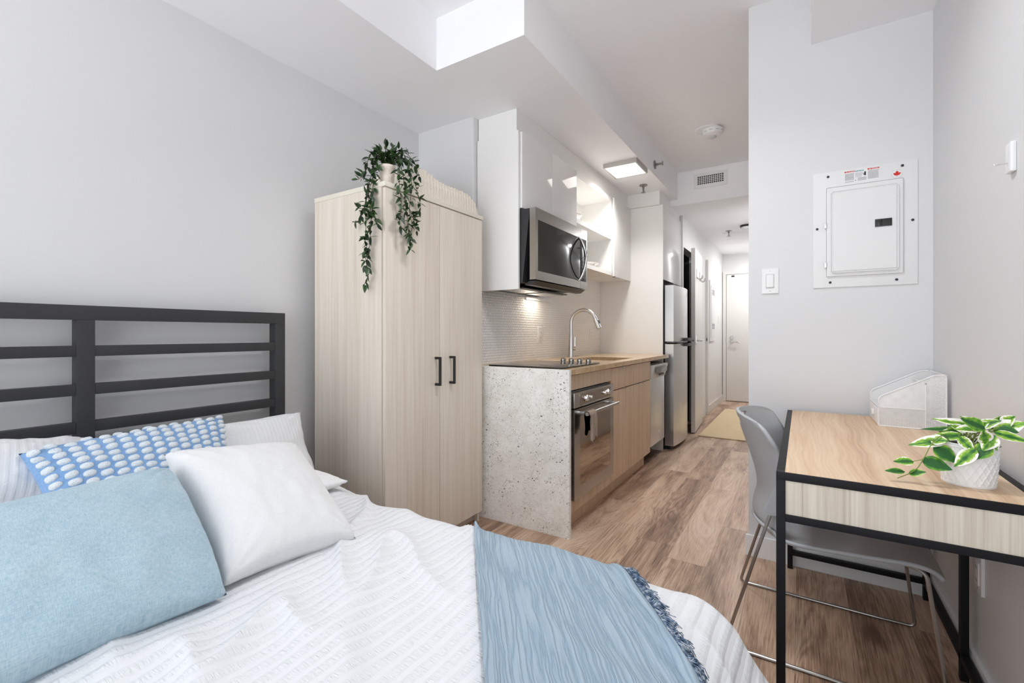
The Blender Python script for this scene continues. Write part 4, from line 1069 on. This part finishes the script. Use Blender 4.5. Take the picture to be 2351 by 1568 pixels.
for y in (oy0, oy1):
    tube(b, fillet([(ox0, y, oz + .002), (ox0, y, zf), (ox1 - .03, y, zbk), (ox1, y, zbk), (ox1, y, oz + .002), (ox0, y, oz + .002)], .014), .0028, 8)
for x, z in ((ox0, oz + .003), (ox1, oz + .003), (ox1, zbk), (.395, .921), (ox0, .822)): cyl(b, (x, oy0, z), (x, oy1, z), .0024, 8)
for y in (oy0,): cyl(b, (ox0, y, .822), (.395, y, .822), .0018, 8); cyl(b, (.395, y, oz), (.395, y, .918), .0018, 8)
part('rim_wire', b, 'white_plastic', p)
b = BM(); box(b, ox0 - .003, ox0 + .002, oy0 + .012, oy1 - .012, oz + .006, .815, .001); dw_ = part('drawer', b, 'mesh', p)
b = BM(); box(b, ox0 - .012, ox0 - .003, (oy0 + oy1) / 2 - .02, (oy0 + oy1) / 2 + .02, .778, .798, .003); part('drawer_pull', b, 'white_plastic', dw_)
# desk plant
pc = Vector((.342, 1.532, dz + .0008))
p = thing('potted_plant', 'variegated leafy plant in a white quilted pot on the desk', 'plant', pc)
b = BM(); n_a, n_z = 264, 66
def pot(u, v):
    a = 2 * PI * u; h = .098 * v; r0 = .047 + .0065 * v
    q = abs(math.sin(a * 11 + v * PI * 3.5)) ; q2 = abs(math.sin(a * 11 - v * PI * 3.5))
    rel = .0016 * (max(0, 1 - q * 2.0) + max(0, 1 - q2 * 2.0)) if .05 < v < .93 else .0018
    return pc + Vector(((r0 + rel) * math.cos(a), (r0 + rel) * math.sin(a), h))
grid(b, n_a, n_z, pot)
lathe(b, [(.0535, .098), (.054, .1), (.05, .1), (.048, .09)], pc, 60); lathe(b, [(0, 0), (.047, 0)], pc, 60)
part('pot', b, 'pot', p, 'all')
b = BM(); lathe(b, [(0, .092), (.048, .09)], pc, 30); part('soil', b, 'soil', p)
bs_, bf = BM(), BM(); LID[0] = 500; top = pc + Vector((0, 0, .095))
# leaf targets read off the photograph: (u, v, y) base -> tip, width
LV = [((2262, 985), (2205, 960), 1.50, .034), ((2262, 985), (2138, 960), 1.56, .030), ((2250, 990), (2112, 980), 1.58, .022), ((2215, 1000), (2128, 1003), 1.52, .026),
      ((2276, 985), (2300, 955), 1.58, .026), ((2280, 990), (2358, 970), 1.55, .042), ((2280, 992), (2365, 1015), 1.50, .024), ((2262, 1018), (2258, 985), 1.47, .034),
      ((2178, 1010), (2084, 1020), 1.49, .034), ((2135, 1010), (2178, 1012), 1.49, .036), ((2200, 1000), (2238, 1040), 1.475, .024), ((2142, 1025), (2200, 1062), 1.475, .044),
      ((2242, 1030), (2190, 1072), 1.465, .032), ((2115, 1055), (2188, 1078), 1.46, .036), ((2098, 1060), (2051, 1058), 1.46, .026), ((2078, 1083), (2031, 1080), 1.455, .020),
      ((2086, 1087), (2126, 1083), 1.455, .020), ((2270, 1020), (2240, 1055), 1.472, .034), ((2285, 1000), (2255, 1035), 1.475, .032), ((2230, 985), (2272, 968), 1.52, .024),
      ((2240, 980), (2300, 965), 1.55, .028), ((2250, 985), (2190, 985), 1.5, .03), ((2270, 1000), (2290, 1035), 1.48, .026), ((2235, 975), (2205, 955), 1.56, .026), ((2290, 985), (2340, 992), 1.53, .03),
      ((2220, 990), (2180, 975), 1.54, .024), ((2300, 975), (2330, 955), 1.56, .03), ((2215, 990), (2160, 990), 1.55, .022)]
for (bu, bv), (tu, tv), y, w_ in LV:
    a = at_y(bu, bv, y + .006); c = at_y(tu, tv, y - .006); 
    if c.z < dz + .006: c.z = dz + .006
    if c.x > XR - .006: c.x = XR - .006
    if a.z < dz + .01: a.z = dz + .01
    v_ = Vector((0, 0, H)) - a
    leaf(bf, a, c - a, v_.normalized() * .8 + Vector((0, 0, .7)) + rv(.25), (c - a).length, w_ * 1.12, random.uniform(.0, .08), .15)
    st_ = top + Vector((random.uniform(-.02, .02), random.uniform(-.02, .02), -.006))
    if bu > 2190: tube(bs_, smooth_path([st_, (st_ + a) / 2 + Vector((0, 0, .015)), a], 5), .0013, 5)
vine = [top + Vector((-.03, -.02, -.004)), at_y(2165, 1000, 1.50), at_y(2140, 1018, 1.478), at_y(2122, 1050, 1.462), at_y(2100, 1080, 1.458), at_y(2060, 1098, 1.45)]
for q in vine: q.z = max(q.z, dz + .004)
tube(bs_, smooth_path(vine, 6), .0011, 5); tube(bs_, [at_y(2120, 1055, 1.463), at_y(2097, 1059, 1.46)], .0009, 5); tube(bs_, [at_y(2146, 1010, 1.48), at_y(2132, 1010, 1.488)], .001, 5)
part('stems', bs_, 'stem', p); part('foliage', bf, 'leaf_var', p, 'all')
# ------------------------------------------------------------------ chair
p = thing('desk_chair', 'grey plastic chair with steel sled base tucked under the desk', 'chair', (.05, 2.02, 0))
rows = [(-.222, .812, -.128, .797, .222), (-.214, .785, -.110, .772, .230), (-.203, .745, -.086, .735, .232), (-.188, .70, -.068, .70, .226), (-.168, .64, -.060, .645, .218), (-.152, .58, -.060, .585, .212),
        (-.148, .53, -.066, .53, .210), (-.160, .475, -.074, .475, .212), (-.160, .435, -.075, .44, .216), (-.125, .405, -.06, .42, .224), (-.06, .395, -.02, .412, .230), (.05, .398, .06, .414, .232), (.18, .406, .18, .420, .232),
        (.275, .414, .275, .424, .228), (.335, .405, .328, .413, .222), (.368, .375, .357, .388, .212)]
def interp(s):
    i = min(int(s), len(rows) - 2); t = s - i
    P = [rows[max(0, i - 1)], rows[i], rows[i + 1], rows[min(len(rows) - 1, i + 2)]]
    return [.5 * (2 * P[1][k] + (P[2][k] - P[0][k]) * t + (2 * P[0][k] - 5 * P[1][k] + 4 * P[2][k] - P[3][k]) * t * t + (3 * P[1][k] - P[0][k] - 3 * P[2][k] + P[3][k]) * t ** 3) for k in range(5)]
def shell(s0, s1, n, hole=False, th_=.012):
    b = BM(); W = 48
    def fn(u, v):
        s = s0 + (s1 - s0) * u; xc, zc, xe, ze, hw = interp(s); t = v * 2 - 1; k = abs(t) ** 1.9
        if s < .8: 
            kk = (1 - s / .8) * abs(t) ** 6; hw *= 1 - .05 * kk
        return Vector((xc + (xe - xc) * k, 2.02 + hw * t, zc + (ze - zc) * k))
    V = grid(b, n, W, fn)
    if hole:
        dl = []
        for f in b.faces:
            c = f.calc_center_median(); t = (c.y - 2.02) / .225
            if abs(t) < .34 and .757 + .05 * t * t < c.z < .790: dl.append(f)
        bmesh.ops.delete(b, geom=dl, context='FACES')
    bmesh.ops.recalc_face_normals(b, faces=b.faces[:])
    bmesh.ops.solidify(b, geom=b.faces[:], thickness=th_)
    return b
for nm, s0, s1, n, hl in (('backrest', 0, 8.2, 60, True), ('seat', 8.2, 15, 40, False)):
    o = part(nm, shell(s0, s1, n, hl), 'grey_plastic', p, 'all')
for sy, nm in ((-1, 'near'), (1, 'far')):
    y = 2.02 + sy * .235; yi = 2.02 + sy * .17
    path = [(-.088, 2.02 + sy * .222, .50), (-.13, y, .36), (-.232, y + sy * .012, .0065), (.25, y + sy * .008, .0065), (.362, y + sy * .012, .0065), (.312, 2.02 + sy * .222, .402), (.25, yi, .40)]
    b = BM(); tube(b, fillet(path, .022, 6), .0058, 10); part('sled_leg', b, 'tube', p)
    b = BM(); yc = 2.02 + sy * .219; pf_ = [(-.060, .63), (-.053, .60), (-.053, .505), (-.066, .488), (-.104, .486), (-.113, .50), (-.098, .535)]
    lo = [b.verts.new((x, yc - .012, z)) for x, z in pf_]; hi = [b.verts.new((x, yc + .012, z)) for x, z in pf_]
    for k in range(len(pf_)): k2 = (k + 1) % len(pf_); b.faces.new((lo[k], lo[k2], hi[k2], hi[k]))
    b.faces.new(lo[::-1]); b.faces.new(hi); bmesh.ops.recalc_face_normals(b, faces=b.faces[:])
    bmesh.ops.bevel(b, geom=b.edges[:], offset=.0035, segments=2, affect='EDGES')
    part('leg_socket', b, 'grey_plastic', p)
b = BM(); box(b, -.03, .27, 1.85, 2.19, .383, .393, .004); part('seat_pan', b, 'grey_plastic', p)

# ------------------------------------------------------------------ light
W_ = bpy.data.worlds.new('daylight'); S.world = W_; W_.use_nodes = True
bg = W_.node_tree.nodes['Background']; bg.inputs[1].default_value = 3.05
wt = W_.node_tree; tcw = wt.nodes.new('ShaderNodeTexCoord'); spw = wt.nodes.new('ShaderNodeSeparateXYZ'); crw = wt.nodes.new('ShaderNodeValToRGB'); mpw = wt.nodes.new('ShaderNodeMapRange')
wt.links.new(tcw.outputs['Generated'], spw.inputs[0]); wt.links.new(spw.outputs[2], mpw.inputs[0]); mpw.inputs[1].default_value = -1; mpw.inputs[2].default_value = 1
wt.links.new(mpw.outputs[0], crw.inputs[0]); wt.links.new(crw.outputs[0], bg.inputs[0])
crw.color_ramp.elements[0].position = .47; crw.color_ramp.elements[0].color = (1.55, 1.6, 1.66, 1)      # lower half brightened, added to throw light up onto the ceiling
crw.color_ramp.elements[1].position = .53; crw.color_ramp.elements[1].color = (.66, .715, .77, 1)         # bright overcast sky
def area(name, loc, rot, sx, sy, power, col, portal=False):
    l = bpy.data.lights.new(name, 'AREA'); l.shape = 'RECTANGLE'; l.size = sx; l.size_y = sy; l.energy = power; l.color = col
    o = bpy.data.objects.new(name, l); COL.objects.link(o); o.location = loc; o.rotation_euler = rot
    if portal: l.cycles.is_portal = True
    return o
area('window_portal', ((wx0 + wx1) / 2, YB - .12, (wz0 + wz1) / 2), (PI / 2, 0, 0), wx1 - wx0, wz1 - wz0, 1, (1, 1, 1), True)
area('kitchen_lamp', ((lx0 + lx1) / 2, (ly0 + ly1) / 2, ZS - .04), (0, 0, 0), .24, .26, 7.2, (1, .98, .95)).data.spread = 2.2
area('microwave_lamp', (-1.66, 3.0, 1.385), (0, 0, 0), .04, .14, .6, (1, .86, .68))
# square fill light and fixture added to brighten the room, out of view
rx, ry = -.45, 1.45
q = thing('ceiling_light', 'square fill light added in the middle of the room, out of view', 'ceiling light', (rx, ry, ZC))  # added fixture, only shares its name with the kitchen light
b = BM(); box(b, rx - .18, rx + .18, ry - .18, ry + .18, ZC - .03, ZC + .001, .004); part('frame', b, 'white_plastic', q)
b = BM(); box(b, rx - .165, rx + .165, ry - .165, ry + .165, ZC - .036, ZC - .03); part('diffuser', b, 'lamp', q)
area('added_room_fill', (rx, ry, ZC - .04), (0, 0, 0), .33, .33, 8.5, (.95, .97, 1)).data.spread = 2.3
# fill lamps added to light the hallway, unseen beyond the corner
for yy in (5.6, 7.6):
    q = thing('added_hall_light', 'round white fill lamp added to light the hallway, unseen behind the wall corner', 'ceiling light', (-.36, yy, ZH), 'added hallway lamps')
    b = BM(); lathe(b, [(0, .002), (.08, .002), (.08, -.03), (.075, -.032), (0, -.032)], (-.36, yy, ZH), 30); part('housing', b, 'white_plastic', q)
    b = BM(); lathe(b, [(.07, -.0325), (.06, -.045), (0, -.05)], (-.36, yy, ZH), 30); part('diffuser', b, 'lamp', q)
    l = bpy.data.lights.new('added_hall_fill', 'AREA'); l.shape = 'DISK'; l.size = .13; l.energy = 8 if yy < 6 else 13; l.color = (.97, .98, 1)
    o = bpy.data.objects.new('added_hall_fill', l); COL.objects.link(o); o.location = (-.36, yy, ZH - .055)

# ------------------------------------------------------------------ camera
cam = bpy.data.cameras.new('camera'); cam.sensor_width = 36; cam.sensor_fit = 'HORIZONTAL'; cam.lens = 36 * F / 2351
cam.shift_y = (V0 - 784) / 2351; cam.clip_start = .02
co = bpy.data.objects.new('camera', cam); COL.objects.link(co); co.location = (0, 0, H); co.rotation_euler = (PI / 2, 0, TH)
S.camera = co
S.view_settings.view_transform = 'Standard'; S.view_settings.look = 'None'; S.view_settings.gamma = 1; S.view_settings.exposure = 0.36
S.view_settings.use_curve_mapping = False
S.cycles.max_bounces = 12; S.cycles.diffuse_bounces = 8; S.cycles.glossy_bounces = 4; S.cycles.transparent_max_bounces = 16
S.cycles.sample_clamp_indirect = 8; S.cycles.caustics_reflective = False; S.cycles.caustics_refractive = False
S.cycles.use_denoising = True
